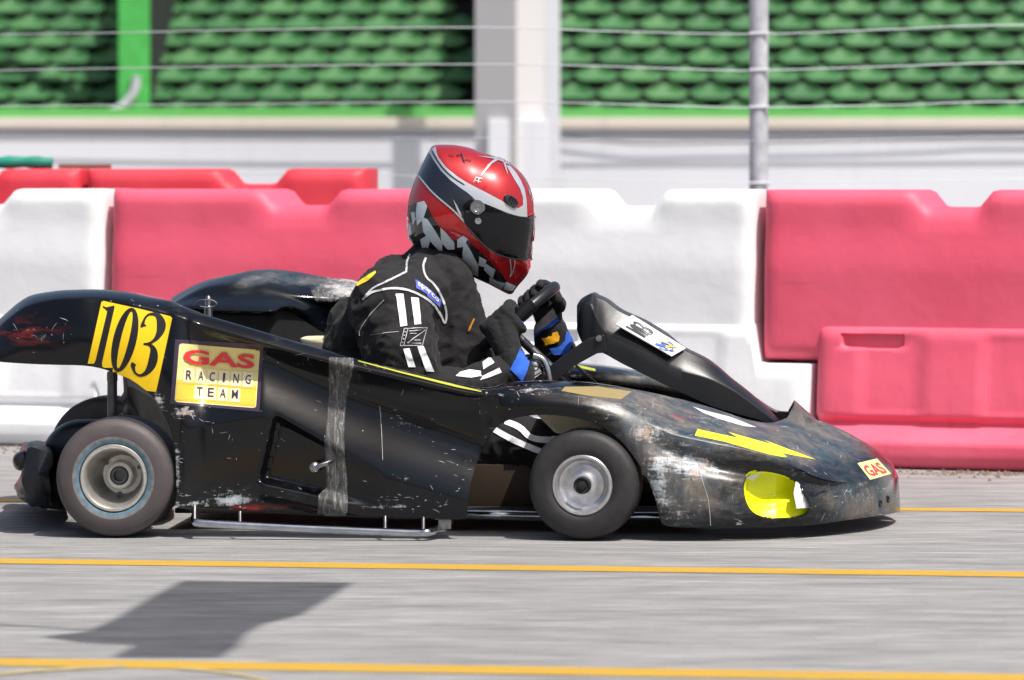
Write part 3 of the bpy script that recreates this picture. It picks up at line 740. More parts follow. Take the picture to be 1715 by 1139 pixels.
# columns: bottom(px,py,w) shoulder(px,py,w) inner deck edge(px,py,w)
CO = [
 ((-26, 585, .30), (-26, 572, .32), (-26, 570, .36)),
 ((-22, 598, .16), (-20, 563, .20), (-14, 556, .34)),
 ((-8, 605, .09), (-6, 552, .13), (0, 546, .33)),
 ((40, 609, .06), (40, 518, .09), (44, 508, .32)),
 ((88, 611, .04), (88, 505, .07), (92, 498, .31)),
 ((140, 612.5, .03), (132, 502, .05), (134, 495.5, .30)),
 ((172, 618, .025), (165, 502, .05), (168, 495.5, .29)),
 ((197, 627, .025), (198, 505, .045), (200, 498, .27)),
 ((217, 635, .02), (222, 509, .04), (224, 501, .25)),
 ((240, 651, .02), (245, 515, .04), (248, 506, .23)),
 ((258, 667, .02), (264, 520, .04), (268, 509, .20)),
 ((272, 690, .02), (280, 525, .04), (285, 511, .17)),
 ((284, 715, .015), (294, 529, .035), (300, 515, .14)),
 ((291, 742, .01), (304, 532, .035), (312, 518, .12)),
 ((295, 790, .01), (314, 536, .035), (322, 521, .11)),
 ((294, 835, .01), (322, 539, .03), (332, 524, .10)),
 ((296, 847, .01), (330, 542, .03), (340, 527, .09)),
 ((318, 850, .01), (345, 547, .03), (355, 531, .08)),
 ((400, 854, .01), (415, 567, .02), (420, 550, .07)),
 ((490, 861, .01), (490, 588, .015), (494, 572, .06)),
 ((584, 866, .01), (578, 610, .01), (582, 597, .055)),
 ((680, 869, .01), (670, 631, .01), (672, 620, .05)),
 ((740, 870, .01), (725, 644, .01), (728, 634, .05)),
 ((772, 870, .01), (762, 653, .01), (764, 643, .055)),
 ((781, 866, .01), (780, 657, .01), (782, 647, .06)),
 ((784, 840, .01), (792, 659, .01), (792, 650, .065)),
 ((789, 808, .01), (802, 660, .01), (802, 652, .07)),
 ((799, 774, .01), (814, 661, .01), (812, 653.5, .075)),
 ((815, 738, .01), (828, 661, .01), (826, 654, .09)),
 ((834, 714, .01), (845, 660, .01), (842, 652, .12)),
 ((860, 701, .01), (868, 658, .01), (865, 649, .16)),
 ((901, 695, .0), (902, 657, .01), (900, 646, .2)),
 ((945, 697, .0), (945, 661, .01), (943, 645, .23)),
 ((986, 705, .0), (986, 667, .01), (985, 646, .25)),
 ((1018, 721, .0), (1025, 677, .01), (1026, 649, .26)),
 ((1043, 742, .0), (1054, 691, .01), (1058, 653, .26)),
 ((1062, 766, .0), (1074, 703, .01), (1080, 656, .27)),
 ((1082, 797, .0), (1088, 711, .01), (1096, 659, .28)),
 ((1098, 838, .0), (1101, 717, .01), (1112, 662, .29)),
 ((1105, 868, .0), (1112, 721, .01), (1124, 665, .30)),
 ((1114, 880, .0), (1124, 726, .01), (1138, 668, .31)),
 ((1135, 883, .0), (1142, 731, .01), (1158, 673, .33)),
 ((1194, 884, .01), (1194, 742, .015), (1205, 687, .36)),
 ((1250, 884, .03), (1244, 752, .03), (1250, 702, .40)),
 ((1301, 883, .06), (1290, 764, .05), (1292, 708, .47)),
 ((1347, 880, .10), (1330, 781, .08), (1326, 698, .55)),
 ((1385, 876, .15), (1368, 799, .115), (1358, 702, .6)),
 ((1420, 871, .21), (1408, 807, .18), (1396, 713, .6)),
 ((1458, 866, .29), (1448, 804, .27), (1432, 731, .6)),
 ((1485, 862, .38), (1478, 801, .37), (1462, 750, .6)),
 ((1503, 858, .49), (1498, 800, .485), (1488, 772, .6)),
 ((1508, 857, .60), (1505, 800, .6), (1502, 792, .6)),
]
flatc = [tuple(a) + tuple(b) + tuple(c) for a, b, c in CO]
def resample(P, step):
    d = spline(P, 60); out = [d[0]]; acc = 0.0
    for a, b in zip(d, d[1:]):
        acc += max(math.hypot(a[0] - b[0], a[1] - b[1]), math.hypot(a[3] - b[3], a[4] - b[4]))
        if acc >= step: out.append(b); acc = 0.0
    if out[-1] is not d[-1]: out.append(d[-1])
    return out
dense = resample(flatc, 3.2)
def waist(px): return interp([(300, 640), (440, 600), (560, 655), (700, 705), (800, 742), (830, 752)], px)
def belly(px): return interp([(300, 720), (440, 700), (560, 765), (640, 800), (780, 842), (830, 855)], px)
def wadd(px, py, v):
    """depth profile of the side between the bottom (v=0) and the shoulder (v=1)"""
    e = min(sstep(300, 350, px), 1 - sstep(800, 860, px))
    yw, yb_ = waist(px), belly(px)
    d = -0.012 * math.sin(math.pi * v)
    if e > 0:
        ytop = interp([(300, 530), (490, 588), (584, 612), (725, 646), (830, 662)], px)
        a = clamp((py - ytop) / (yw - ytop))
        if py < yw: q = 0.050 * math.sin(a * math.pi / 2) ** 1.0
        elif py < yb_: q = 0.050 * (1 - sstep(0, 1, (py - yw) / (yb_ - yw)))
        else: q = 0.0 + 0.010 * ((py - yb_) / 60.0)
        d = lerp(d, q, e)
        # scoop
        tl = lerp(458, 434, clamp((py - 698) / 110))
        top = 694 + (px - 458) * 0.55; bot = 806 + (px - 434) * 0.22
        s = sstep(tl - 2, tl + 9, px) * (1 - clamp((px - tl) / 210)) * sstep(top - 6, top + 12, py) * (1 - sstep(bot - 12, bot + 4, py))
        d += 0.042 * s
        # shelf under the scoop
        d -= 0.010 * sstep(bot - 4, bot + 6, py) * (1 - sstep(bot + 18, bot + 34, py)) * sstep(428, 444, px) * (1 - sstep(560, 640, px))
    if px > 1040:
        e2 = sstep(1060, 1130, px) * (1 - sstep(1380, 1440, px))
        yl = interp([(1060, 735), (1180, 778), (1300, 800), (1400, 815)], px)
        d += e2 * 0.018 * math.exp(-((py - yl) / 16.0) ** 2)
        # hole for the lamp
    return d
LAMP = [(1246, 818), (1253, 797), (1268, 790), (1300, 793), (1332, 805), (1345, 822), (1358, 850), (1340, 866), (1300, 870), (1268, 862), (1252, 845)]
def inpoly(x, y, P):
    c = False; n = len(P)
    for i in range(n):
        (x1, y1), (x2, y2) = P[i], P[i - 1]
        if (y1 > y) != (y2 > y) and x < (x2 - x1) * (y - y1) / (y2 - y1) + x1: c = not c
    return c
LAMPC = (1298, 830)
LAMPS = spline(LAMP, 5, closed=True)
NV = 84
rows = []; pxr = []
for c in dense:
    bx, by, bw, sx, sy, sw, ix, iy, iw = c
    r = []; q = []
    for j in range(NV + 1):
        v = j / NV; px, py = lerp(bx, sx, v), lerp(by, sy, v)
        w = lerp(bw, sw, v) + wadd(px, py, v) * (1 - sstep(0.97, 1.0, v) * 0.0) * (1 - sstep(.96, 1, v))
        r.append(K(px, py, w)); q.append((px, py))
    S = K(sx, sy, sw); I = K(ix, iy, iw)
    for j in range(1, 19):
        t = j / 18.0; P = S.lerp(I, t)
        bul = lerp(.16, .10, sstep(1050, 1200, ix)) * min(0.12, max(0.0, (I - S).dot(KN))) * math.sin(math.pi * t) ** 0.8
        P = P + Vector((0, 0, bul)); r.append(P); q.append(PX(P))
    if iw < 0.595 and ix < 1300:
        wl = sstep(-20, 60, ix) * lerp(.3, 1, sstep(300, 340, ix)) * lerp(1, .2, sstep(780, 840, ix))
        fade = 1 - sstep(1240, 1300, ix)
        for dz, dw in ((-.006, .006), (-.02, .009), (-.06, .012), (-.13, .014)):
            P = I + KN * dw + Vector((0, 0, dz * max(fade, .15) * wl)); r.append(P); q.append(PX(P))
    else:
        for _ in range(4): r.append(I.copy()); q.append((ix, iy))
    rows.append(r); pxr.append(q)
nr, nk = len(rows), len(rows[0])
def wear_sheen(px, py, x):
    s = d = rd = 0.0
    def G(cx, cy, rx, ry): return math.exp(-((px - cx) / rx) ** 2 - ((py - cy) / ry) ** 2)
    d += 1.3 * G(1215, 700, 130, 30) + 1.2 * G(1350, 745, 110, 34) + 1.0 * G(1090, 664, 80, 14) + 1.0 * G(1130, 780, 75, 80) + .9 * G(1085, 735, 50, 40) + .55 * G(1230, 840, 110, 40) + .9 * G(1440, 840, 75, 50) + .7 * G(1200, 690, 140, 35)
    d += .8 * G(1060, 665, 90, 22) + .45 * G(330, 505, 90, 26) + .3 * G(500, 575, 160, 14) + .5 * G(1340, 720, 90, 30) + .35 * G(410, 830, 120, 30) + .5 * G(900, 655, 60, 10)  # upper rim band term paints in a sky sheen; other terms are dirt
    s += .6 * G(1100, 805, 40, 55) + .8 * G(1172, 782, 34, 22) + .6 * G(1080, 725, 30, 16) + .3 * G(1130, 760, 50, 30) + .3 * G(1150, 850, 60, 30) + .35 * G(1200, 700, 120, 30) + .4 * G(1450, 830, 60, 30) + .35 * G(1350, 790, 50, 20) + .4 * G(1215, 878, 100, 8)
    s += .75 * G(388, 836, 34, 18) + .5 * G(330, 845, 40, 10) + .55 * G(310, 690, 30, 22) + .7 * G(265, 670, 14, 24) + .7 * G(297, 790, 6, 70) + .35 * G(700, 712, 50, 10) + .55 * G(655, 845, 45, 16) + .4 * G(680, 800, 26, 12)
    s += .4 * G(600, 612, 300, 7) + .5 * G(900, 652, 90, 10) + .55 * G(1010, 680, 60, 10) + .3 * G(60, 560, 60, 30) + .35 * G(440, 590, 140, 9)
    rd += .35 * G(45, 560, 50, 20) + .7 * G(430, 852, 130, 5) + .6 * G(1130, 700, 20, 12)
    s += 0.12; d += 0.08
    return (clamp(s), clamp(d), clamp(rd), 1)
V = []; FA = []; colr = []
inside = {}
for i in range(nr):
    for j in range(nk):
        V.append(rows[i][j]); colr.append(wear_sheen(*pxr[i][j], 0)); inside[(i, j)] = inpoly(pxr[i][j][0], pxr[i][j][1], LAMPS) if j <= NV else False
    # snap vertices near the lamp opening edge onto it
def snap(i, j):
    px, py = pxr[i][j]; best = None
    for a, b in zip(LAMPS, LAMPS[1:] + LAMPS[:1]):
        dx, dy = b[0] - a[0], b[1] - a[1]; t = clamp(((px - a[0]) * dx + (py - a[1]) * dy) / (dx * dx + dy * dy + 1e-9))
        q = (a[0] + dx * t, a[1] + dy * t); d = math.hypot(px - q[0], py - q[1])
        if best is None or d < best[0]: best = (d, q)
    return best
for i in range(nr - 1):
    for j in range(nk - 1):
        ks = [(i, j), (i + 1, j), (i + 1, j + 1), (i, j + 1)]
        ins = [inside[k] for k in ks]
        if all(ins): continue
        if any(ins):
            for k, q in zip(ks, ins):
                if q:
                    d, p = snap(*k); idx = k[0] * nk + k[1]; o = V[idx]
                    V[idx] = K(p[0], p[1], o.dot(KN))
        FA.append(tuple(a * nk + b for a, b in ks))
body_bvh = bvh_of(V, FA)
nV = len(V)
V2 = []; C2 = []
for P, c, (i, j) in zip(V, colr, [(i, j) for i in range(nr) for j in range(nk)]):
    q = mirK(P); px = pxr[i][j][0]
    up_ = 0.045 * math.exp(-((px - 1225) / 70.0) ** 2) * sstep(NV - 10, NV + 10, j)
    up_ -= 0.075 * (1 - sstep(270, 400, px)) * clamp(j / NV) * sstep(-30, 70, px)
    V2.append(q + Vector((0, 0, up_))); C2.append(c)
F2 = [tuple(a + nV for a in q[::-1]) for q in FA]
gs_ = Geo(); rn = random.Random(5)
zones = [(1110, 790, 55, 60, 40), (1190, 740, 70, 30, 26), (1230, 840, 90, 30, 26), (1440, 835, 55, 25, 26), (700, 712, 60, 14, 14), (670, 840, 60, 22, 22), (400, 835, 80, 20, 28), (320, 690, 35, 20, 14), (300, 790, 8, 50, 14), (560, 600, 260, 10, 26), (900, 655, 80, 10, 22), (1040, 690, 60, 14, 18), (80, 560, 60, 30, 18), (250, 512, 60, 10, 12), (760, 780, 40, 60, 16), (620, 690, 200, 60, 22), (420, 720, 80, 60, 12), (1350, 740, 90, 40, 18), (830, 690, 30, 25, 8)]
for cx, cy, rx, ry, n_ in zones:
    for _ in range(int(n_ * .8)):
        x = rn.gauss(cx, rx * .7); y = rn.gauss(cy, ry * .7)
        if inpoly(x, y, LAMPS): continue
        an = rn.choice([rn.gauss(R(8), .25), rn.gauss(R(85), .35), rn.gauss(R(8), .2)]); L_ = rn.choice([2.5, 4, 6, 9, 14]) * rn.uniform(.6, 1.3); k_ = rn.uniform(-.2, .2); w_ = rn.uniform(.35, .9)
        pts = [(x + L_ * t * math.cos(an + k_ * t), y + L_ * t * math.sin(an + k_ * t)) for t in (-.5, -.25, 0, .25, .5)]
        project(gs_, stroke(pts, [w_ * .25, w_, w_ * 1.2, w_ * .9, w_ * .2]), body_bvh, .0004, 0, 9, mirror=mirK)
    for _ in range(n_ // 4):      # small chips with ragged outline
        x = rn.gauss(cx, rx * .7); y = rn.gauss(cy, ry * .7); r0 = rn.uniform(.6, 2.2)
        if inpoly(x, y, LAMPS): continue
        project(gs_, flat_poly([(x + r0 * rn.uniform(.4, 1.2) * math.cos(q * .9), y + r0 * rn.uniform(.3, .9) * math.sin(q * .9)) for q in range(7)]), body_bvh, .0004, 0, 9, mirror=mirK)
oS = len(V) + len(V2)
me = bpy.data.meshes.new('bodywork'); me.from_pydata([tuple(p) for p in V + V2], [], FA + F2)
ca = me.color_attributes.new('wear_sheen', 'FLOAT_COLOR', 'POINT')
ca.data.foreach_set('color', [x for c in colr + C2 for x in c])
bm = bmesh.new(); bm.from_mesh(me); bmesh.ops.remove_doubles(bm, verts=bm.verts[:oS] if bm.verts.ensure_lookup_table() is None else [], dist=3e-4)
bmesh.ops.recalc_face_normals(bm, faces=bm.faces); bm.to_mesh(me); bm.free()
body = link_mesh('bodywork', me, ['gel', 'matt_black', 'scratch'], kart, angle=78)
# make sure the shell's normals look outwards, then give it thickness
nn = sum(1 for p in body.data.polygons[:4000] if p.normal.y < 0)
if nn < 2000: body.data.flip_normals()
so_ = body.modifiers.new('thickness', 'SOLIDIFY'); so_.thickness = 0.004; so_.offset = -1; so_.material_offset = 1; so_.material_offset_rim = 0
bpy.context.view_layer.update()
thick = bpy.data.meshes.new_from_object(body.evaluated_get(bpy.context.evaluated_depsgraph_get()))
body.modifiers.clear(); bmm = bmesh.new(); bmm.from_mesh(thick); inv_ = rootmat(kart).inverted()
sv = [bmm.verts.new(inv_ @ p) for p in gs_.v]
for q in gs_.f:
    try: f_ = bmm.faces.new([sv[i] for i in q]); f_.material_index = 2
    except ValueError: pass
bmm.to_mesh(thick); bmm.free(); body.data = thick

# ---- stickers and tape on the body
def sticker(name, layers, mats, parent=kart, bvh=body_bvh, label=None, mirror=None, step=7, base=0.0007, dl=0.0006, wob=None):
    g = Geo()
    for li, (shapes, mi) in enumerate(layers): project(g, shapes, bvh, base + dl * li, mi, step, mirror, wob=wob)
    o = g.build(name, mats, parent, recalc=False, angle=60)
    if label: o['label'] = label
    return o
def c6(x, y): return (140 + x / 5.177, 480 + y / 5.177)
L6 = lambda P: [c6(*p) for p in P]
panel = L6([(172, 125), (470, 190), (755, 258), (768, 275), (630, 905), (618, 912), (545, 903), (470, 845), (400, 800), (330, 770), (270, 752), (150, 716), (30, 695), (155, 135)])
one = L6([(165, 168), (200, 180), (262, 165), (270, 175), (262, 215), (160, 660), (162, 690), (182, 712), (175, 720), (130, 690), (80, 695), (50, 692), (48, 685), (90, 668), (105, 640), (200, 240), (205, 215), (190, 198), (168, 182)])
def ring(cx, cy, rx, ry, irx, iry, ang, n=44, sh=0):
    o = []; i_ = []
    for k in range(n):
        t = 2 * math.pi * k / n
        for L, a, b in ((o, rx, ry), (i_, irx, iry)):
            x, y = a * math.cos(t), b * math.sin(t); L.append(Vector((cx + x * math.cos(ang) - y * math.sin(ang), cy + x * math.sin(ang) + y * math.cos(ang), 0)))
    return [(o + i_, [(k, (k + 1) % n, n + (k + 1) % n, n + k) for k in range(n)])]
zero = ring(*c6(358, 462), 19.5, 55, 6.8, 49, R(13.5))
three = []
top3 = spline([(520, 350), (515, 320), (540, 265), (580, 240), (640, 250), (672, 310), (668, 380), (630, 450), (575, 490), (520, 500)], 5)
w3 = [52 / 5.177 * k for k in [0.9] * 3] ; nn3 = len(top3)
def wprof(n, f): return [f(i / (n - 1)) / 5.177 for i in range(n)]
three += stroke([c6(*p) for p in top3], wprof(nn3, lambda t: 18 + 60 * math.exp(-((t - .60) / .17) ** 2) + 34 * math.exp(-((t - .02) / .09) ** 2)))
bot3 = spline([(530, 497), (580, 510), (608, 560), (600, 650), (560, 730), (500, 770), (450, 750), (430, 690), (440, 665)], 5)
three += stroke([c6(*p) for p in bot3], wprof(len(bot3), lambda t: 16 + 62 * math.exp(-((t - .36) / .19) ** 2) + 30 * math.exp(-((t - .93) / .1) ** 2)))
sticker('number_panel', [(flat_poly(panel), 0), (flat_poly(one) + zero + three, 1)], ['v_yellow', 'v_black'], label='yellow number panel reading 103 on the tail')
gq = [c6(795, 458), c6(1562, 500), c6(1525, 1085), c6(752, 1015)]
iq = [c6(830, 492), c6(1530, 548), c6(1495, 1055), c6(790, 1000)]
mq = mapquad(iq)
def mrect(u0, v0, u1, v1): return flat_poly([mq(u0, v0), mq(u1, v0), mq(u1, v1), mq(u0, v1)])
def mtext(t, u0, v0, u1, v1, bold=0.02): return text_shapes(t, [mq(u0, v0), mq(u1, v0), mq(u1, v1), mq(u0, v1)], bold)
def rounded(r=0.04):
    P = []
    for (cx, cy, a0) in ((r, r, 180), (1 - r, r, 270), (1 - r, 1 - r, 0), (r, 1 - r, 90)):
        for k in range(4): a = R(a0 + 30 * k); P.append(mq(cx + r * math.cos(a), cy + r * math.sin(a)))
    return flat_poly(P)
tiles = []; let = []
for k, chh in enumerate('RACING'): 
    u = 0.075 + k * 0.148; tiles += mrect(u, .40, u + .13, .655)
    let += mtext(chh, u + (.035 if chh != 'I' else .052), .445, u + (.10 if chh != 'I' else .078), .60, .006)
for k, chh in enumerate('TEAM'):
    u = 0.222 + k * 0.148; tiles += mrect(u, .69, u + .13, .925)
    let += mtext(chh, u + .03, .72, u + .105, .87, .006)
sticker('team_sticker', [(flat_poly(gq), 0), (rounded(), 1), (mrect(.012, .62, .988, .97), 2), (tiles, 3), (mrect(.0, .667, 1, .673) + mrect(.0, .935, 1, .94) + mrect(.0, .375, 1, .38), 5), (let, 6), (mtext('GAS', .055, .085, .945, .335, .03), 4)],
        ['v_purple', 'v_cream', 'v_cream2', 'v_tile', 'v_red', 'v_cream2', 'v_purple'], label='square yellow sticker reading GAS RACING TEAM with dark border')
def c4(x, y): return (1040 + x / 3.254, 580 + y / 3.254)
bolt = [c4(*p) for p in [(420, 452), (640, 500), (585, 468), (830, 538), (780, 512), (1000, 585), (1062, 616), (985, 606), (880, 580), (905, 604), (700, 548), (560, 512), (402, 487)]]
bolt = [c4(*p) for p in [(418, 452), (640, 500), (583, 467), (826, 536), (778, 510), (1062, 617), (880, 583), (905, 604), (880, 604), (800, 588), (560, 520), (402, 487)]]
sticker('bolt_sticker', [(flat_poly(bolt), 0)], ['v_bolt'], label='yellow lightning bolt sticker on the nose')
nose_q = [c4(1288, 638), c4(1395, 612), c4(1472, 695), c4(1358, 728)]
sticker('nose_sticker', [(flat_poly(nose_q), 0), (text_shapes('GAS', [c4(1310, 655), c4(1400, 632), c4(1456, 690), c4(1360, 712)], .03), 1)], ['v_cream', 'v_red'], label='small pale yellow sticker reading GAS on the nose')
sticker('pinstripe', [(stroke([(600, 605), (670, 623.5), (728, 638), (764, 647), (806, 656)], [1.5, 2.5, 3.5, 3.5, 2]), 0)], ['v_stripe'], label='lime pinstripe along the inner cockpit rim', base=.0015)
sticker('faded_sticker', [(flat_poly([(946, 648), (1000, 647.5), (1058, 656), (1040, 669), (985, 663), (940, 655)]), 0)], ['v_olive'], label='faded yellow sticker on top of the front fender')
rnd = random.Random(11)
def crinkle(x, y): return 0.0025 + 0.0022 * noise.noise(Vector((x * .13, y * .02, 3))) + 0.0012 * noise.noise(Vector((x * .4, y * .05, 9)))
tp = [(551, 599), (592, 601), (592, 618), (586, 640), (581, 665), (577, 700), (576, 735), (579, 770), (582, 800), (582, 858), (570, 872), (548, 880), (536, 880), (531, 868), (534, 830), (548, 815), (546, 780), (544, 740), (548, 700), (551, 650)]
sticker('packing_tape', [(flat_poly(tp), 0), (stroke([(563, 605), (566, 660), (560, 720), (563, 800), (560, 868)], 1.5) + stroke([(581, 602), (572, 650), (571, 720), (576, 800), (577, 860)], 1.6) + stroke([(555, 604), (553, 660), (547, 730), (552, 810), (536, 874)], 1.2), 1)],
        ['tape', M['tape']], step=4, wob=crinkle, label='wrinkled clear tape hanging down the side panel')
sticker('repair_tape', [(flat_poly([(1066, 695), (1092, 702), (1088, 722), (1068, 735), (1052, 733)]) + stroke([(1068, 697), (1056, 720), (1050, 735)], 1.6) + stroke([(1073, 698), (1066, 722)], 1.4) + stroke([(1080, 700), (1082, 722)], 1.4), 0)], ['tape'], step=4, wob=crinkle, label='knotted clear tape on the front fender')
sticker('panel_crack', [(stroke([(1169, 770), (1172, 790), (1178, 810), (1186, 835), (1189, 860), (1190, 880)], 1.1) + stroke([(636, 680), (639, 720), (641, 770)], .8), 0)], ['glove_grey'], label='thin cracks in the bodywork')
# latch on the side
g = Geo(); P = K(526, 783, .0); g.lathe(P + KN * .03, -KN, [(0, .012), (.03, .011), (.034, .007), (.036, .0005)], 20); g.tube([P + KN * .0, K(548, 776, -.002), K(556, 772, .02)], .006, 10)
g.build('side_latch', 'steel', kart)
# air intake lamp: yellow folded sheet in the nose opening
LAMPS2 = spline(LAMP, 12, closed=True)
g = Geo(); rr = []
for s, dw in [(1.06, .010), (1.0, .012)] + [(1 - .07 * q, .012 + .014 * (1 - (1 - .07 * q) ** 2)) for q in range(1, 14)] + [(.02, .026)]:
    row = []
    for k, (x, y) in enumerate(LAMPS2):
        X = LAMPC[0] + (x - LAMPC[0]) * s; Y = LAMPC[1] + (y - LAMPC[1]) * s
        fold = 0.028 * (1 - sstep(-12, 10, Y - (834 + 5 * math.sin((X - 1246) * .05)))) * (1 if s < 1 else 0)
        row.append(K(X, Y, interp([(1240, .02), (1300, .055), (1360, .12)], X) + dw + fold + (0.006 * math.sin(Y * .09 + X * .03) if s < .95 else 0)))
    rr.append(row)
g.grid(rr, closev=True); g.build('yellow_duct_lining', 'v_lemon', kart, angle=60)
g = Geo(); fl = [[K(x, y, w) for x, y, w in r] for r in ([(1333, 806, .085), (1341, 812, .10)], [(1329, 826, .07), (1350, 832, .10)], [(1334, 852, .08), (1360, 850, .115)])]
g.grid(fl); g.build('paper_lining', 'v_white', kart, recalc=False); g = Geo(); fl2 = [[K(x, y, w) for x, y, w in r] for r in ([(1249, 800, .03), (1277, 790, .04)], [(1262, 806, .045), (1270, 796, .045)])]; g.grid(fl2)
g.build('paper_lining', 'v_white', kart, recalc=False)
# two small holes in the nose
g = Geo()
for px, py in ((1474, 843), (1487, 836)):
    h = body_bvh.ray_cast(C0, ray(px, py).normalized())
    if h[0]:
        n_ = h[1] if h[1].dot(ray(px, py)) < 0 else -h[1]
        g.lathe(h[0] - n_ * .002, n_, [(0, .0001), (0, .0075), (.004, .0085), (.0045, .0065), (.001, .0055), (.001, .0001)], 16)
g.build('mounting_hole', 'matt_black', kart)

# ---- engine cover hump on the far side
def erow(pts): return [K(*p) for p in spline(pts, 6)]
top_far = erow([(288, 505, 1.12), (320, 487, 1.12), (349, 476, 1.12), (389, 466, 1.12), (420, 458, 1.12), (450, 455, 1.12), (498, 458, 1.12), (548, 468, 1.12), (601, 475, 1.12), (640, 500, 1.12), (680, 540, 1.12), (760, 590, 1.12), (830, 615, 1.12)])
crest = erow([(288, 507, .98), (320, 489, .97), (349, 478, .96), (389, 473, .95), (420, 471, .95), (450, 474, .95), (498, 488, .96), (548, 494, .97), (601, 500, .98), (640, 515, 1.0), (680, 550, 1.04), (760, 596, 1.06), (830, 618, 1.08)])
face = erow([(292, 511, .93), (322, 500, .92), (350, 497, .91), (389, 496, .90), (420, 497, .90), (450, 498, .90), (490, 502, .93), (548, 515, .97), (601, 520, 1.0), (640, 530, 1.02), (680, 560, 1.05), (760, 605, 1.07), (830, 625, 1.08)])
lip = erow([(296, 516, .90), (324, 514, .86), (352, 518, .84), (389, 520, .83), (420, 521, .83), (455, 521, .83), (486, 513, .90), (548, 540, .98), (601, 545, 1.0), (640, 550, 1.03), (680, 575, 1.06), (760, 615, 1.07), (830, 632, 1.08)])
lip2 = erow([(298, 520, .91), (325, 521, .88), (352, 526, .87), (389, 528, .87), (420, 529, .87), (455, 528, .87), (484, 522, .92), (548, 560, .98), (601, 565, 1.0), (640, 570, 1.03), (680, 590, 1.06), (760, 625, 1.07), (830, 640, 1.08)])
low = [Vector((p.x, p.y, .1)) + KN * .03 for p in lip2]
outer = [Vector((p.x, p.y, p.z - .16)) + KN * .05 for p in top_far]
def sub(rs, k=5):
    out = []
    for a, b in zip(rs, rs[1:]):
        for q in range(k): out.append([x.lerp(y, q / k) for x, y in zip(a, b)])
    out.append(rs[-1]); return out
def smoothrows(rs, k=5):
    n = len(rs[0]); cols = []
    for i in range(n): cols.append([Vector(p) for p in spline([tuple(r[i]) for r in rs], k)])
    return [[c[j] for c in cols] for j in range(len(cols[0]))]
g = Geo(); g.grid(smoothrows([outer, top_far, crest, face, lip, lip2], 5)); ec = g.build('engine_cover', 'gel', kart, angle=70)
me = ec.data; ca = me.color_attributes.new('wear_sheen', 'FLOAT_COLOR', 'POINT')
RM = rootmat(kart)
cc = []
for v in me.vertices:
    x, y = PX(RM @ v.co); cc += [0.2 + .8 * math.exp(-((x - 575) / 45) ** 2 - ((y - 482) / 22) ** 2), clamp(.15 + .9 * math.exp(-((y - interp([(300, 500), (450, 462), (600, 482)], x)) / 11) ** 2) * sstep(370, 420, x)), 0, 1]
ca.data.foreach_set('color', cc)
g = Geo(); g.grid([lip2, low]); g.build('engine_bay_wall', 'matt_black', kart)
ebvh = bvh_obj(ec, RM)
sticker('cover_tape', [(flat_poly([(520, 488), (545, 474), (575, 470), (604, 474), (580, 492), (560, 505), (530, 505)]), 0)], ['tape'], bvh=ebvh, step=4, wob=crinkle, label='crumpled clear tape on the engine cover')
# breather stub with ring clip
g = Geo(); P = K(349, 513, .30); g.lathe(P, Vector((0, 0, 1)), [(-.03, .010), (0, .0095), (.001, .0075), (.018, .0075), (.019, .006), (.024, .004), (.026, .0005)], 20)
g.tube([K(x, y, .28) for x, y in spline([(326, 511), (333, 504), (345, 502), (356, 503), (363, 508), (360, 513), (348, 515), (335, 513)], 4)], .0016, 8)
g.build('breather_stub', 'steel', kart)
g = Geo(); rr = [[K(x, y, .33), K(x + 2, y + 12, .12)] for x, y in ((217, 489), (236, 491), (255, 496), (276, 501))]; g.grid(rr); g.build('loose_tape', 'tape', kart, recalc=False)

# ---- steering fairing
FS = [ # px, bottom, near edge, ridge  ; half width near, half width ridge
 (966, 552, 530, 512, .085, .05), (974, 572, 515, 500, .10, .06), (990, 590, 512, 492, .11, .07), (1000, 588, 532, 497, .115, .075), (1015, 594, 556, 504, .115, .075), (1040, 608, 568, 522, .115, .075),
 (1080, 628, 589, 540, .115, .075), (1116, 646, 609, 562, .11, .07), (1142, 658, 620, 583, .105, .065), (1187, 678, 632, 606, .10, .06), (1224, 690, 649, 636, .092, .05), (1249, 697, 666, 655, .085, .045), (1280, 706, 690, 681, .075, .04), (1308, 718, 714, 709, .065, .035)]
dF = spline(FS, 6); g = Geo(); rws = []
for px, b, e, r_, hn, hr in dF:
    w0 = .6 - hn; w1 = .6 - hr
    B = K(px, b, w0); E = K(px, e, w0); Rg = K(px, r_, w1); E1 = E.lerp(B, .06) ; E2 = E.lerp(Rg, .12)
    half = [B, B.lerp(E, .5), E1, E2, E.lerp(Rg, .6), Rg]
    mid = Rg + KN * hr; rws.append(half + [mid] + [mirK(p) for p in half[::-1]])
g.grid(rws); 
g.add(rws[0], [tuple(range(len(rws[0])))]); g.add(rws[-1], [tuple(range(len(rws[-1])))[::-1]])
fair = g.build('steering_fairing', 'black_plastic', kart, angle=28)
fb = fair.modifiers.new('b', 'BEVEL'); fb.width = .002; fb.segments = 2; fb.limit_method = 'ANGLE'; fb.angle_limit = R(28)
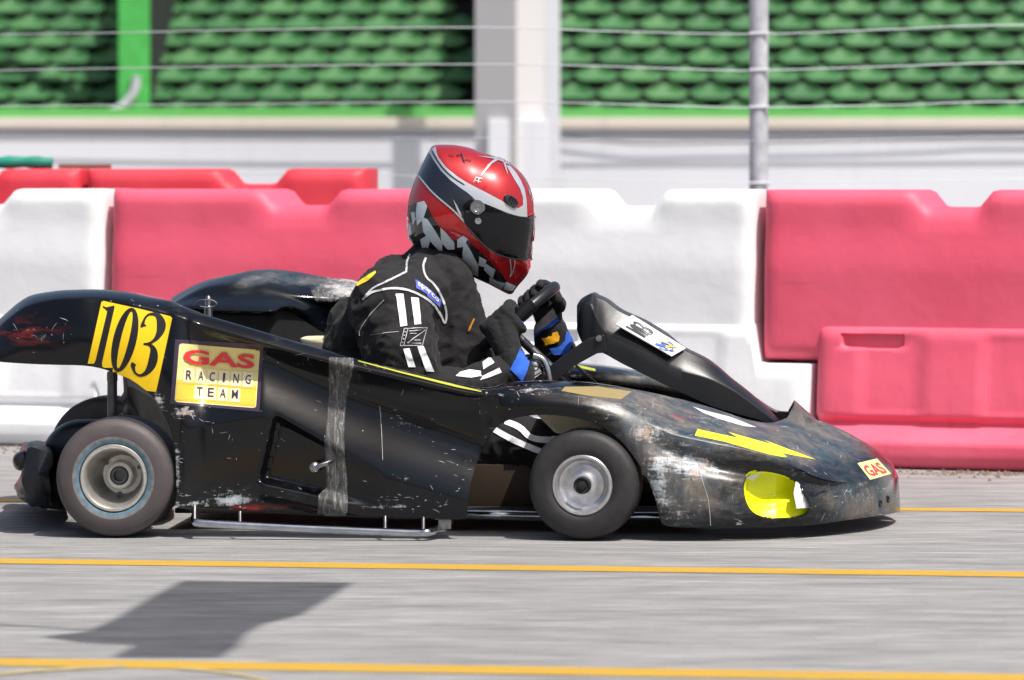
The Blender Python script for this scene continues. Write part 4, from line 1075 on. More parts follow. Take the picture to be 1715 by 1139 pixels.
# number plate on it
def c2(x, y): return (940 + x / 6.596, 480 + y / 6.596)
pw = [c2(595, 425), c2(780, 325), c2(1370, 690), c2(1215, 780)]
def plate(px, py, w): return K(px, py, w)
pc = [plate(*pw[0], .476), plate(*pw[1], .518), plate(*pw[2], .530), plate(*pw[3], .484)]
nP = (pc[1] - pc[0]).cross(pc[3] - pc[0]).normalized(); nP = nP if nP.z > 0 else -nP
pc = [p + nP * .004 for p in pc]
g = Geo(); g.prism(pc, [p - nP * .003 for p in pc]); 
pbv = BVHTree.FromPolygons(pc, [(0, 1, 2, 3)])
mp_ = mapquad([pw[0], pw[1], pw[2], pw[3]])
def prect(u0, v0, u1, v1): return flat_poly([mp_(u0, v0), mp_(u1, v0), mp_(u1, v1), mp_(u0, v1)])
def digits103(f, w):   # f(u along width, v along height) -> px
    s = stroke([f(.10, .05), f(.10, .95)], w) + stroke([f(.02, .05), f(.18, .05)], w * .5) + stroke([f(.02, .95), f(.18, .95)], w * .5)
    o = [(.45 + .13 * math.cos(t), .5 + .45 * math.sin(t)) for t in [2 * math.pi * k / 20 for k in range(21)]]
    s += stroke([f(*p) for p in o], [w * (.35 + .65 * abs(math.cos(2 * math.pi * k / 20))) for k in range(21)])
    t3 = spline([(.70, .2), (.76, .06), (.86, .06), (.95, .25), (.88, .45), (.80, .5), (.90, .55), (.97, .75), (.88, .94), (.76, .94), (.70, .8)], 3)
    s += stroke([f(*p) for p in t3], w * .7); return s
def fd(u, v): return mp_(.22 + .66 * u, .10 + .37 * v)
project(g, digits103(fd, 2.3), pbv, .0012, 1, 30)
lg = [(stroke([mp_(.5 + .34 * math.cos(t), .74 + .15 * math.sin(t)) for t in [2 * math.pi * k / 18 for k in range(10)]], 1.6), 2), (stroke([mp_(.25, .65), mp_(.45, .78), mp_(.3, .84)], 3), 2),
      (stroke([mp_(.55, .68), mp_(.75, .76), mp_(.7, .86)], 3.5), 2), (stroke([mp_(.35, .8), mp_(.6, .82), mp_(.8, .9)], 2.2), 3), (stroke([mp_(.6, .62), mp_(.7, .82)], 1.8), 3), (stroke([mp_(.3, .9), mp_(.5, .93)], 1.2), 1)]
for s_, mi in lg: project(g, s_, pbv, .0014 + .0003 * mi, mi, 30)
g.build('number_plate', ['v_white', 'v_black', 'v_blue', 'v_cream2'], kart, recalc=False, smooth=False)['label'] = 'white plate with 103 and a small blue and yellow emblem'
# arm and bolt
g = Geo(); ps = [K(1004, 572, .47), K(975, 588, .47), K(945, 606, .47), K(912, 630, .48), K(890, 660, .49)]
for q in (0, .24):
    g = Geo()
    fr = [K(x, y, .47 + q) for x, y in ((985, 566), (1012, 560), (1018, 590), (1000, 592), (960, 614), (930, 640), (905, 652), (895, 640), (912, 620), (940, 598))]
    bk = [p + KN * .02 for p in fr]; g.prism(fr, bk)
    o = g.build('fairing_bracket', 'black_plastic', kart, smooth=False)
    b_ = o.modifiers.new('b', 'BEVEL'); b_.width = .003; b_.segments = 2; b_.limit_method = 'ANGLE'
g = Geo(); P = K(1003, 567, .468); g.lathe(P, -KN, [(0, .0085), (.003, .0085), (.005, .007), (.005, .0035), (.008, .003), (.008, .0001)], 16); g.build('bolt', 'steel', kart)
# navy fin ahead of the fairing
g = Geo(); A = K(1330, 678, .49); B = K(1307, 722, .43); Cc = K(1388, 746, .43); Dd = K(1375, 703, .60); E = K(1424, 752, .60)
A2, B2, C2_ = mirK(A), mirK(B), mirK(Cc); Am = (A + A2) / 2
g.grid([sum([[p.lerp(q, k / 6) for k in range(6)] for p, q in ((B, A), (A, A2), (A2, B2))], []) + [B2]] + [sum([[p.lerp(q, k / 6) for k in range(6)] for p, q in ((lerp(B, Cc, s), lerp(A, E, s)), (lerp(A, E, s), lerp(A2, E, s)), (lerp(A2, E, s), lerp(B2, C2_, s)))], []) + [lerp(B2, C2_, s)] for s in (.2, .4, .6, .8, 1)])
o = g.build('nose_fin', 'gel', kart, angle=35); ca = o.data.color_attributes.new('wear_sheen', 'FLOAT_COLOR', 'POINT'); ca.data.foreach_set('color', [.2, .9, 0, 1] * len(o.data.vertices))
# white strip laid on the hood beside the fairing
sticker('white_strip', [(flat_poly([(1160, 681), (1182, 688), (1222, 698), (1268, 716), (1245, 714), (1205, 702), (1178, 692)]), 0)], ['v_white'], label='white strip along the hood under the fairing')
# tie rod and stripe on the far side
mb = BVHTree.FromPolygons(V2, [q for q in [tuple(a for a in f) for f in FA]])
sticker('far_pinstripe', [(stroke([(958, 611), (975, 615), (997, 620)], [4, 4.5, 4]), 0)], ['v_stripe'], bvh=mb, label='lime stripe on the far cockpit rim')
g = Geo(); g.tube([K(965, 612, .62), K(1000, 644, .55)], .0035, 8); g.build('tie_rod', 'steel', kart)

# ---- floor tray, seat, bits of the cockpit
def kbox(g, px, py, w, lx, lw, lz, mi=0, bev=.004, tilt=0.0):
    P = K(px, py, w); X = (KX * math.cos(tilt) + Vector((0, 0, 1)) * math.sin(tilt)); Z = (Vector((0, 0, 1)) * math.cos(tilt) - KX * math.sin(tilt))
    g.box(P, X * lx / 2, KN * lw / 2, Z * lz / 2, mi, bev)
g = Geo(); P0 = KB(.6, 1180) ; P1 = KB(.6, 330)
g.box((P0 + P1) / 2 + Vector((0, 0, .045)), KX * (P0 - P1).length / 2, KN * .36, Vector((0, 0, .006)), bev=.003); g.build('floor_tray', 'matt_black', kart)
g = Geo(); g.box(KB(.36, 850) + Vector((0, 0, .10)), KX * .10, KN * .008, Vector((0, 0, .05)), bev=.004); g.build('heel_guard', 'brown', kart)
g = Geo(); fr = [K(x, y, .24) for x, y in ((896, 692), (960, 690), (1000, 700), (1012, 716), (1000, 730), (930, 726))]; g.prism(fr, [p + KN * .15 for p in fr])
o = g.build('fuel_tank', 'beige', kart, smooth=False); b_ = o.modifiers.new('b', 'BEVEL'); b_.width = .006; b_.segments = 3
# seat shell
g = Geo(); rws = []
for x, z, hw in ((620, .56 - .30, .0), ):
    pass
sb_ = [(505, 566, .17), (520, 600, .185), (535, 650, .19), (548, 700, .19), (565, 750, .19), (600, 785, .185), (660, 800, .18), (730, 792, .17), (770, 770, .16)]
for x, y, hw in spline(sb_, 4):
    c = K(x, y, .6); row = []
    for k in range(17):
        t = -1 + 2 * k / 16.0; lift = .11 * abs(t) ** 3
        dirv = Vector((0, 0, 1)) if x > 560 else KX
        row.append(c + KN * (hw * t) + dirv * lift)
    rws.append(row)
g.grid(rws); o = g.build('seat', 'beige', kart); b_ = o.modifiers.new('t', 'SOLIDIFY'); b_.thickness = .006
# steering column + chrome joints
g = Geo(); g.tube([K(850, 548, .6), K(960, 650, .6), K(1060, 760, .6)], .011, 12); g.build('steering_column', 'dark_steel', kart)
g = Geo(); g.tube([K(*p) for p in spline([(893, 596, .40), (908, 602, .40), (916, 618, .40), (920, 645, .40), (921, 665, .40)], 5)], .0095, 14)
sphere_pts(g, K(895, 612, .41), .016); g.tube([K(882, 636, .40), K(905, 622, .41)], .0105, 12); g.tube([K(874, 640, .38), K(884, 626, .40)], .006, 10)
sphere_pts(g, K(882, 635, .40), .012)
g.lathe(K(918, 640, .40), Vector((0, 0, 1)), [(-.01, .011), (.004, .011)], 16); g.build('brake_fitting', 'chrome', kart)
# ---- nerf bar
g = Geo(); g.tube([K(*p) for p in spline([(330, 858, .10), (326, 868, .03), (328, 874, -.005), (345, 877, -.015), (480, 884, -.015), (640, 891, -.015), (700, 893, -.015), (718, 891, -.01), (740, 884, .06), (752, 876, .14)], 5)], .0095, 14)
o = g.build('nerf_bar', 'chrome', kart)
for x, y0, y1 in ((326, 848, 872), (402, 858, 880), (645, 866, 888), (709, 868, 890)):
    g = Geo(); g.tube([K(x, y0, .02), K(x, y1, -.01)], .0045, 10); g.build('bar_bracket', 'steel', kart)
g = Geo()
kbox(g, 745, 875, .04, .03, .01, .03, bev=.003)
g.build('bar_bracket', 'steel', kart)
g = Geo(); g.tube([K(*p) for p in spline([(775, 860, .2), (830, 862, .18), (900, 864, .2), (1120, 866, .22)], 4)], .012, 12); g.build('chassis_rail', 'chrome', kart)
# ---- rear: strut, engine lumps, guard, bumper
g = Geo(); g.tube([K(188, 622, .16), K(188, 712, .16)], .0115, 12); g.lathe(K(188, 632, .16), Vector((0, 0, 1)), [(-.008, .0125), (.01, .0125)], 12); g.build('wing_strut', 'dark_steel', kart)
def blob(name, px_pts, w0, w1, mat, amp=.012, seed=0, parent=kart, sub_=2, dens=3):
    P = spline(px_pts, dens, closed=True); cx = sum(p[0] for p in P) / len(P); cy = sum(p[1] for p in P) / len(P)
    rws = []
    for k in range(13):
        t = math.pi * k / 12; s = math.sin(t) ** .22 if 0 < k < 12 else .02; w = lerp(w0, w1, (1 - math.cos(t)) / 2)
        rws.append([K(cx + (x - cx) * s, cy + (y - cy) * s, w) for x, y in P])
    g = Geo(); g.grid(rws, closev=True)
    g.v = [p + Vector((noise.noise(p * 22 + Vector((seed, 0, 0))), noise.noise(p * 22 + Vector((0, seed, 3))), noise.noise(p * 22 + Vector((7, 0, seed))))) * amp * (1 if 1 else 0) for p in g.v]
    return g.build(name, mat, parent, angle=60)
blob('engine', [(210, 625), (240, 640), (265, 660), (285, 700), (296, 760), (300, 840), (250, 850), (215, 760), (213, 700), (206, 690), (212, 672), (204, 664), (208, 655)], .30, .95, 'matt_black', .006, 2)
blob('rear_mudguard', [(76, 748), (84, 728), (102, 712), (130, 703), (190, 702), (255, 706), (285, 735), (290, 790), (250, 850), (180, 860), (110, 850), (95, 790)], .19, .30, 'black_plastic', .002, 3)
blob('rear_mudguard', [(76, 748), (84, 728), (102, 712), (130, 703), (190, 702), (255, 706), (285, 735), (290, 790), (250, 850), (180, 860), (110, 850), (95, 790)], .92, 1.02, 'black_plastic', .002, 3)
blob('rear_bumper', [(38, 745), (55, 741), (72, 742), (88, 745), (90, 775), (80, 800), (84, 840), (70, 846), (48, 842), (30, 820), (33, 800), (38, 780)], .06, .95, 'black_plastic', .014, 5)
blob('bumper_wrap', [(22, 772), (27, 760), (40, 754), (46, 770), (40, 786), (28, 784)], .12, .3, 'black_plastic', .004, 6)
blob('chain_guard', [(50, 835), (80, 790), (105, 760), (120, 800), (118, 850), (80, 850), (60, 846)], .25, .8, 'matt_black', .008, 8)
g = Geo(); g.tube([K(190, 803, .1), K(190, 803, 1.1)], .015, 16); g.build('rear_axle', 'dark_steel', kart)

# ---- wheels
def wheel(px, py, w, r, width, rim_r, rear, steer=0.0, far=False):
    e_ = []
    ax = KN * (1 if not far else -1)
    if steer: ax = (Matrix.Rotation(steer, 3, 'Z') @ ax)
    c = K(px, 800, w); c = Vector((c.x, c.y, r + .001))
    g = Geo(); W_ = width
    prof = [(W_ * .10, rim_r - .004), (.004, rim_r + .001), (.001, rim_r + .005), (-.002, rim_r + .013), (-.003, rim_r + .020), (-.001, r * .86), (.006, r * .94), (.016, r * .978), (.03, r * .994), (W_ * .3, r), (W_ * .7, r), (W_ - .03, r * .994), (W_ - .016, r * .978), (W_ - .006, r * .94), (W_ + .001, r * .84), (W_, rim_r + .006), (W_ - .02, rim_r - .004)]
    mis = [0] * (len(prof) - 1)
    if rear:
        for i in (3, 4, 5, 6): mis[i] = 1
        mis[2] = 2; mis[1] = 0; mis[3] = 3
    g.lathe(c, ax, prof, 96, mis=mis)
    t = g.build('front_tyre' if not rear else 'rear_tyre', ['rubber', 'rubber_worn' if rear else 'rubber', 'ring_blue', 'ring_pale'], kart, angle=50)
    g = Geo()
    if rear:
        prof = [(.012, rim_r - .006), (.002, rim_r + .003), (-.001, rim_r + .001), (-.001, rim_r - .004), (.004, rim_r - .008), (.02, rim_r - .011), (.06, rim_r - .016), (.115, rim_r - .022), (.125, rim_r - .03), (.126, .034), (.12, .032), (.085, .031), (.083, .028), (.083, .022), (.10, .020), (.14, .019)]
        g.lathe(c, ax, prof, 96)
        o = g.build('rear_rim', 'alu_pale', t, angle=35)
        g = Geo(); g.lathe(c, ax, [(.095, .0001), (.095, .0195), (.08, .0205), (.077, .018), (.077, .013), (.11, .012), (.11, .0001)], 40)
        for q in range(3):
            a = 2 * math.pi * q / 3 + .4; P = c + ax * .12 + Vector((math.cos(a), 0, math.sin(a))) * .044; g.lathe(P, -ax, [(0, .005), (.008, .005), (.008, .0001)], 6)
        g.build('hub', 'dark_steel', t)
    else:
        prof = [(.012, rim_r - .004), (.001, rim_r + .003), (-.001, rim_r + .001), (-.001, rim_r - .0035), (.004, rim_r - .007), (.012, rim_r - .0085), (.020, rim_r - .011), (.024, rim_r - .02), (.020, .034), (.012, .026), (.010, .021), (.010, .001)]
        g.lathe(c, ax, prof, 96); g.build('front_rim', 'alu', t, angle=35)
        g = Geo(); g.lathe(c, ax, [(.012, .020), (-.004, .0195), (-.007, .017), (-.004, .014), (-.004, .010), (-.010, .0085), (-.011, .0001)], 36); g.build('hub', 'matt_black', t)
    return t
wheel(190, 803, -.01, .1375, .185, .0745, True)
wheel(975, 818, -.012, .1265, .13, .066, False, steer=R(-5))
wheel(189, 803, 1.165, .1345, .185, .0745, True, far=True)
wheel(975, 818, 1.188, .1245, .13, .066, False, steer=R(-5), far=True)
# ================================================================== STEERING WHEEL
WC = K(850, 548, .6); Wt = (K(935, 475, .6) - K(765, 620, .6)).normalized()
g = Geo(); RW = .148; ring_ = []
for k in range(48):
    t = 2 * math.pi * k / 48
    ring_.append(WC + Wt * (RW * math.cos(t)) + KN * (RW * .95 * math.sin(t)))
ring_ = ring_ + ring_[:2]; g.tube(ring_, .0145, 14, caps=False)
wn = Wt.cross(KN)
for t in (R(90), R(210), R(330)):
    g.tube([WC, WC + Wt * (RW * math.cos(t)) + KN * (RW * .95 * math.sin(t))], .007, 8)
g.lathe(WC - wn * .012, wn, [(0, .0001), (0, .035), (.02, .035), (.024, .0001)], 24)
g.build('steering_wheel', 'black_plastic', kart)
g = Geo()                                   # ribbed grip section towards the camera
a, b = K(862, 536, .452), K(893, 508, .462)
prof = []
L = (b - a).length; nrib = 16
for k in range(nrib * 4 + 1): prof.append((L * k / (nrib * 4), .0165 + .0012 * (1 if (k // 2) % 2 else 0)))
g.lathe(a, b - a, prof, 20); g.build('ribbed_grip', 'black_plastic', kart, angle=20)

# ================================================================== DRIVER
db = KB(.6, 640)
drv = empty('person', (db.x, db.y, 0), YAW, label='driver in black racing suit and red helmet, both gloved hands on the steering wheel', cat='person')
def J(px, py, w): return K(px, py, w)
P_ = []
def cap(a, ra, b, rb): P_.append((J(*a), ra, J(*b), rb))
# torso
for w in (.50, .60, .70):
    cap((608, 745, w), .125, (628, 640, w), .130); cap((628, 640, w), .130, (668, 548, w), .118); cap((668, 548, w), .118, (700, 500, w), .095)
cap((700, 600, .52), .10, (735, 530, .54), .080); cap((700, 600, .68), .10, (735, 530, .66), .080)
cap((655, 500, .50), .085, (665, 500, .72), .085)
cap((680, 495, .46), .065, (725, 445, .57), .052); cap((680, 495, .76), .065, (725, 445, .64), .052)
cap((615, 545, .56), .075, (660, 470, .58), .060); cap((615, 545, .66), .075, (660, 470, .64), .060)
cap((700, 480, .60), .075, (740, 430, .60), .066); cap((740, 430, .6), .066, (775, 385, .60), .075); cap((775, 385, .6), .085, (795, 345, .6), .085)
# near arm (his right)
for w in (.52, .68): cap((748, 468, w), .062, (762, 540, w), .072); cap((762, 540, w), .072, (768, 600, w), .08)
cap((672, 505, .43), .082, (652, 520, .36), .092); cap((652, 520, .36), .095, (672, 590, .30), .086); cap((672, 590, .30), .086, (690, 655, .29), .068)
cap((600, 560, .44), .06, (650, 500, .40), .075); cap((598, 545, .48), .070, (592, 640, .46), .085); cap((600, 545, .70), .070, (592, 640, .7), .085)
for w in (.52, .60, .68): cap((740, 545, w), .070, (760, 625, w), .085); cap((760, 625, w), .085, (745, 690, w), .09)
cap((690, 655, .29), .062, (775, 655, .34), .052); cap((775, 655, .34), .052, (845, 622, .405), .038)
# far arm
cap((672, 505, .78), .080, (672, 525, .85), .088); cap((672, 525, .85), .088, (735, 620, .90), .065); cap((735, 620, .90), .062, (900, 625, .80), .042); 
# legs
for s, ws in ((0, (.50, .40, .43)), (1, (.70, .80, .77))):
    cap((615, 762, ws[0]), .098, (740, 745, (ws[0] + ws[1]) / 2), .088); cap((740, 745, (ws[0] + ws[1]) / 2), .088, (872, 742, ws[1]), .066)
    cap((872, 742, ws[1]), .064, (960, 768, ws[1]), .062); cap((960, 768, ws[1]), .060, (1100, 822, ws[2]), .040)
def fold(co):
    x, y = PX(co); a = 0.0
    s = co.dot(KN)
    if s < .45 and 560 < x < 790 and 430 < y < 700:      # sleeve creases, running across the arm
        a += .0035 * math.sin((y + .5 * x) * .16 + 2.5 * noise.noise(co * 9)) * noise.noise(co * 7 + Vector((3, 1, 7)))*2
        a += .006 * (1 - sstep(0, 16, abs((x - 600) - (y - 500) * .25))) * -1 * sstep(470, 520, y)
    return a
bme_ = capsules(P_, .0060, 8, .0046, 17, 'body', fold)
bodyp = link_mesh('body', bme_, ['suit'], drv, angle=180)
RD = rootmat(drv); pb = bvh_obj(bodyp, RD)
def c5(x, y): return (520 + x / 3.573, 400 + y / 3.573)
L5 = lambda P: [c5(*p) for p in P]
def pstick(name, layers, mats, label=None, base=.0022, step=3, bvh=pb, keep=None):
    g = Geo()
    for li, (sh, mi) in enumerate(layers): project(g, sh, bvh, base + .0013 * li, mi, step, keep=keep)
    o = g.build(name, mats, drv, recalc=False, angle=80)
    if label: o['label'] = label
    return o
ep = L5([(314, 365), (360, 325), (430, 305), (500, 297), (570, 305), (640, 330), (700, 365), (745, 405), (775, 450), (800, 500), (812, 490), (812, 440), (800, 390), (770, 320), (730, 265), (700, 240), (682, 205), (676, 160), (690, 115)])
pip1 = stroke(spline(ep, 4), 3.6); pip2 = stroke(spline(L5([(314, 365), (370, 300), (450, 258), (560, 205), (572, 190), (580, 130), (598, 92)]), 4), 3.0)
inner_ = stroke(spline(L5([(480, 300), (560, 318), (640, 345), (700, 385), (745, 430)]), 4), 1.3)
pstick('shoulder_piping', [(pip1 + pip2, 0)], ['piping'])
st = [L5([(510, 330), (555, 330), (580, 520), (538, 527)]), L5([(600, 350), (645, 355), (663, 510), (622, 515)]), L5([(556, 660), (592, 655), (628, 768), (585, 768)]), L5([(637, 645), (675, 642), (738, 796), (690, 792)])]
st += [L5([(870, 822), (890, 800), (950, 784), (1020, 792), (1022, 822), (960, 832)]), L5([(1030, 740), (1075, 706), (1100, 742), (1034, 782)]), L5([(1012, 846), (1030, 820), (1128, 772), (1144, 800), (1060, 832)])]
for nm, sh in (('sleeve_stripe', st[:4]), ('cuff_stripe', st[4:])):
    for q_ in sh: pstick(nm, [(flat_poly(q_), 0)], ['tape_white'], keep=lambda p: p.dot(KN) < .47)
for q_ in ([(846, 706), (870, 716), (888, 732), (912, 737), (935, 735)], [(826, 718), (850, 732), (880, 746), (905, 756)]): pstick('leg_stripe', [(stroke(spline(q_, 4), 10), 0)], ['tape_white'])
q5 = [c5(622, 245), c5(655, 245), c5(788, 370), c5(778, 412)]
arc = lambda u, v: (lambda a: (c5(640 + 150 * u + (-22 + 52 * 0) * 0, 0)[0], 0))(0)
def parc(u, v):      # patch follows the piping arc
    x = lerp(625, 780, u); y0 = 245 + 120 * u ** 1.25; y1 = 298 + 112 * u ** 1.25
    return c5(x + (8 * v if u < .5 else -6 * v), lerp(y0, y1, v))
us = [k / 10 for k in range(11)]
pv = [Vector((*parc(u, 0), 0)) for u in us] + [Vector((*parc(u, 1), 0)) for u in us]
patch = [(pv, [(i, i + 1, 12 + i, 11 + i) for i in range(10)])]
(tv, tf), = text_shapes('sparco', [(0, 0), (1, 0), (1, 1), (0, 1)], .02)
txt = [([Vector((*parc(.08 + .84 * p.x, .16 + .66 * p.y), 0)) for p in tv], tf)]
pstick('shoulder_patch', [(patch, 0), (txt, 1)], ['patch_blue', 'tape_white'], label='blue patch with white lettering on the shoulder', base=.0026, step=2.5)
# square logo on the sleeve
sq = L5([(562, 538), (696, 532), (668, 638), (536, 640)]); ms = mapquad(sq)
lg = stroke([ms(0, 0), ms(1, 0), ms(1, 1), ms(0, 1), ms(0, 0)], 1.2) + stroke([ms(.16, 0), ms(.16, 1)], 1) + stroke([ms(.24, .15), ms(.95, .12), ms(.3, .85), ms(.92, .88)], 1.6) + stroke([ms(.3, .3), ms(.6, .3)], 1.0) + stroke([ms(.6, .7), ms(.85, .7)], 1.0)
lg += sum([stroke([ms(.04, v), ms(.12, v)], 1.4) for v in (.2, .4, .6, .8)], [])
pstick('sleeve_logo', [(lg, 0)], ['piping'], label='square silver outline logo on the upper sleeve')
pstick('back_patch', [(flat_poly(L5([(268, 278), (310, 240), (388, 192), (392, 206), (345, 252), (285, 282)])), 0)], ['yellow_cloth'], label='yellow patch on the upper back')
pstick('seam', [(stroke(spline(L5([(440, 365), (370, 440), (300, 540), (296, 580)]), 4), 1.0) + stroke(spline(L5([(360, 575), (480, 560), (530, 556)]), 4), .8), 0)], ['glove_grey'])
pstick('zip', [(stroke(L5([(978, 478), (962, 510), (945, 552)]), 3.0), 0)], ['orange_zip'])

# ---- gloves
def hand(name, tc, tdir, out, palm_dir, wrist, cuff, flip, mats, cr=1.0):
    """tc point on the rim, tdir tangent, out: outward side where the palm lies, palm_dir towards knuckles"""
    tdir = tdir.normalized(); out = (out - tdir * out.dot(tdir)).normalized(); fwd = tdir.cross(out).normalized()
    if fwd.dot(palm_dir) < 0: fwd = -fwd
    C = []
    rr = .0265
    # palm / back of hand
    pc = tc + out * .030
    for k, o_ in enumerate((-.032, -.011, .011, .030)):
        a = pc + tdir * o_ * .9 - fwd * .03 + out * .004; b = pc + tdir * o_ + fwd * .020
        C.append((a, .017, b, .0135))
        # finger arc round the rim
        pts = []
        lens = (.9, 1.0, .97, .82)[k]
        for q in range(6):
            an = R(-15 + 205 * lens * q / 5)
            # angle 0 = out side, 90 = forward side, 180 = inner side
            pts.append(tc + tdir * (o_ * 1.02 + .002 * math.sin(q)) + out * math.cos(an) * rr + fwd * math.sin(an) * (rr + .003))
        for q in range(5): C.append((pts[q], .0115 - .0006 * q, pts[q + 1], .0111 - .0006 * q))
        C.append((b, .0130, pts[1], .0118))
    # thumb wraps the other way
    th = [pc - fwd * .028 + tdir * .035, tc - fwd * .036 + tdir * .045 + out * .012, tc - fwd * .032 + tdir * .046 - out * .014, tc - fwd * .016 + tdir * .048 - out * .028]
    for a, b, r0, r1 in zip(th, th[1:], (.016, .0135, .0125), (.0135, .0125, .010)): C.append((a, r0, b, r1))
    C.append((pc - tdir * .015 - fwd * .02, .027, wrist, .031)); C.append((pc + tdir * .012 - fwd * .015, .024, wrist, .031))
    C.append((wrist, .034 * cr, cuff, .043 * cr))
    me = capsules(C, .0028, 4, .0009, 45, name)
    return link_mesh(name, me, mats, drv, angle=180)
tn = K(846, 550, .455)
hn = hand('glove', tn, Wt, -KN, KX, K(856, 600, .405), K(866, 628, .40), False, ['glove_black'])
tf_ = K(905, 503, .700)
hf = hand('glove', K(902, 502, .715), (Wt + KN * -.35), KN * .4 + KX * .8, Vector((.1, 0, 1)), K(922, 555, .745), K(930, 590, .76), True, ['glove_black'], 1.22)
def gstick(o, sh, mat, nm, lab=None, off=.0026):
    bv = bvh_obj(o, RD); g = Geo()
    for i, s in enumerate(sh): project(g, s, bv, off + .0006 * i, i, 3.5)
    q = g.build(nm, mat, o, recalc=False, angle=80)
    if lab: q['label'] = lab
def c9(x, y): return (800 + x / 5.176, 440 + y / 5.176)
L9 = lambda P: [c9(*p) for p in P]
gstick(hn, [flat_poly(L9([(345, 460), (375, 455), (440, 540), (462, 590), (440, 585), (400, 540)]))], ['glove_blue'], 'knuckle_panel', 'blue strip across the near glove')
gstick(hn, [flat_poly(L9([(370, 730), (410, 700), (450, 705), (495, 760), (450, 850), (430, 930), (395, 1010), (384, 1028), (350, 990), (282, 925), (330, 830)]))], ['glove_blue'], 'cuff_panel', 'bright blue panel of the near glove')
gstick(hf, [flat_poly(L9([(470, 610), (500, 550), (560, 480), (655, 392), (690, 470), (600, 545), (480, 640)])), flat_poly(L9([(478, 660), (480, 635), (600, 545), (692, 465), (705, 500), (640, 560), (560, 590), (486, 668)])), flat_poly(L9([(765, 590), (825, 665), (790, 770), (740, 800), (660, 800), (620, 745), (700, 730), (750, 680)])),
            flat_poly(L9([(553, 655), (600, 652), (615, 635), (640, 640), (650, 605), (690, 595), (708, 640), (700, 680), (660, 700), (620, 705), (590, 718), (585, 690)]))], ['glove_grey', 'glove_blue', 'glove_blue', 'gold_logo'], 'glove_panels', 'grey, blue and orange panels of the far glove')

# ---- helmet
def c7(x, y): return (660 + x / 3.797, 220 + y / 3.797)
HO = [(250, 90), (320, 84), (400, 88), (480, 104), (550, 130), (630, 155), (700, 182), (760, 222), (805, 262), (840, 310), (862, 356), (878, 410), (887, 460), (893, 515), (893, 560), (889, 640), (882, 700), (876, 760), (868, 815), (870, 860), (852, 905), (828, 940), (800, 970), (772, 1005), (755, 1030), (735, 1037), (700, 1025), (600, 972), (520, 936), (450, 900), (350, 848), (270, 815), (200, 788), (150, 755), (115, 718), (88, 680), (78, 620), (78, 550), (86, 470), (98, 410), (118, 345), (150, 268), (185, 195), (220, 128)]
HC = (470, 500); HW = .122
HOs = spline(HO, 3, closed=True)
rws = []; NS = 44
for k in range(NS + 1):
    s = math.sin(math.pi / 2 * k / NS); row = []
    s = max(s, .004)
    hwid = HW * (1 - s ** 2.5) ** .5 if s < 1 else 0.0
    for x, y in HOs:
        X = HC[0] + (x - HC[0]) * s; Y = HC[1] + (y - HC[1]) * s
        # chin narrower, crown rounder
        nar = 1 - .20 * sstep(700, 1000, Y) * sstep(.3, .9, s) - .10 * sstep(650, 880, X)
        px, py = c7(X, Y); row.append(K(px, py, .6 - hwid * nar))
    rws.append(row)
g = Geo(); g.grid(rws, closev=True); hv = list(g.v); hf_ = list(g.f)
hb = bvh_of(hv, hf_)
g.add([mirK(p) for p in hv], [q[::-1] for q in hf_]); nHF = len(hf_)
L7 = lambda P: [c7(*p) for p in P]
HM = ['h_red', 'h_silver', 'h_navy', 'h_black', 'h_check', 'visor', 'chrome']
lay = []
low_line = [(155, 280), (195, 330), (230, 372), (280, 420), (330, 462), (380, 505), (420, 545), (450, 580)]
up_line = [(222, 128), (250, 180), (300, 252), (360, 312), (420, 358), (470, 392), (510, 428), (560, 452), (640, 486), (720, 520), (790, 540), (850, 547), (896, 545)]
lay.append((flat_poly(L7([(100, 470), (140, 460), (175, 446), (205, 470), (240, 540), (280, 600), (330, 650), (385, 705), (400, 690), (430, 668), (470, 690), (520, 745), (600, 820), (680, 905), (725, 965), (790, 985), (757, 1034), (735, 1036), (600, 971), (450, 899), (350, 847), (200, 787), (140, 745), (90, 680), (80, 600), (85, 500)])), 3))
ck = [[(150, 460), (190, 450), (207, 480), (185, 550), (150, 590), (142, 520)], [(182, 558), (215, 570), (262, 640), (300, 705), (298, 765), (255, 720), (215, 675), (192, 640)], [(300, 620), (335, 655), (378, 705), (380, 745), (340, 745), (305, 705)], [(170, 690), (205, 668), (225, 700), (212, 750), (180, 735)], [(296, 770), (340, 790), (385, 820), (390, 835), (340, 835), (292, 805)],
      [(405, 690), (440, 668), (465, 685), (445, 730), (405, 735)], [(445, 735), (462, 725), (490, 770), (530, 850), (528, 915), (490, 895), (455, 850), (440, 790)], [(415, 805), (440, 812), (450, 880), (412, 858)], [(545, 800), (585, 820), (575, 860), (540, 850)], [(585, 845), (640, 880), (625, 930), (575, 880)], [(612, 930), (660, 955), (702, 965), (680, 1000), (612, 965)], [(715, 960), (770, 985), (750, 1012), (700, 1005)],
      [(108, 520), (128, 515), (138, 560), (120, 590)], [(90, 590), (105, 600), (112, 650), (95, 660)]]
def grow(p, k=1.13):
    cx = sum(a for a, b in p) / len(p); cy = sum(b for a, b in p) / len(p); return [(cx + (a - cx) * k, cy + (b - cy) * k) for a, b in p]
lay.append((sum([flat_poly(L7(grow(p))) for p in ck], []), 4))
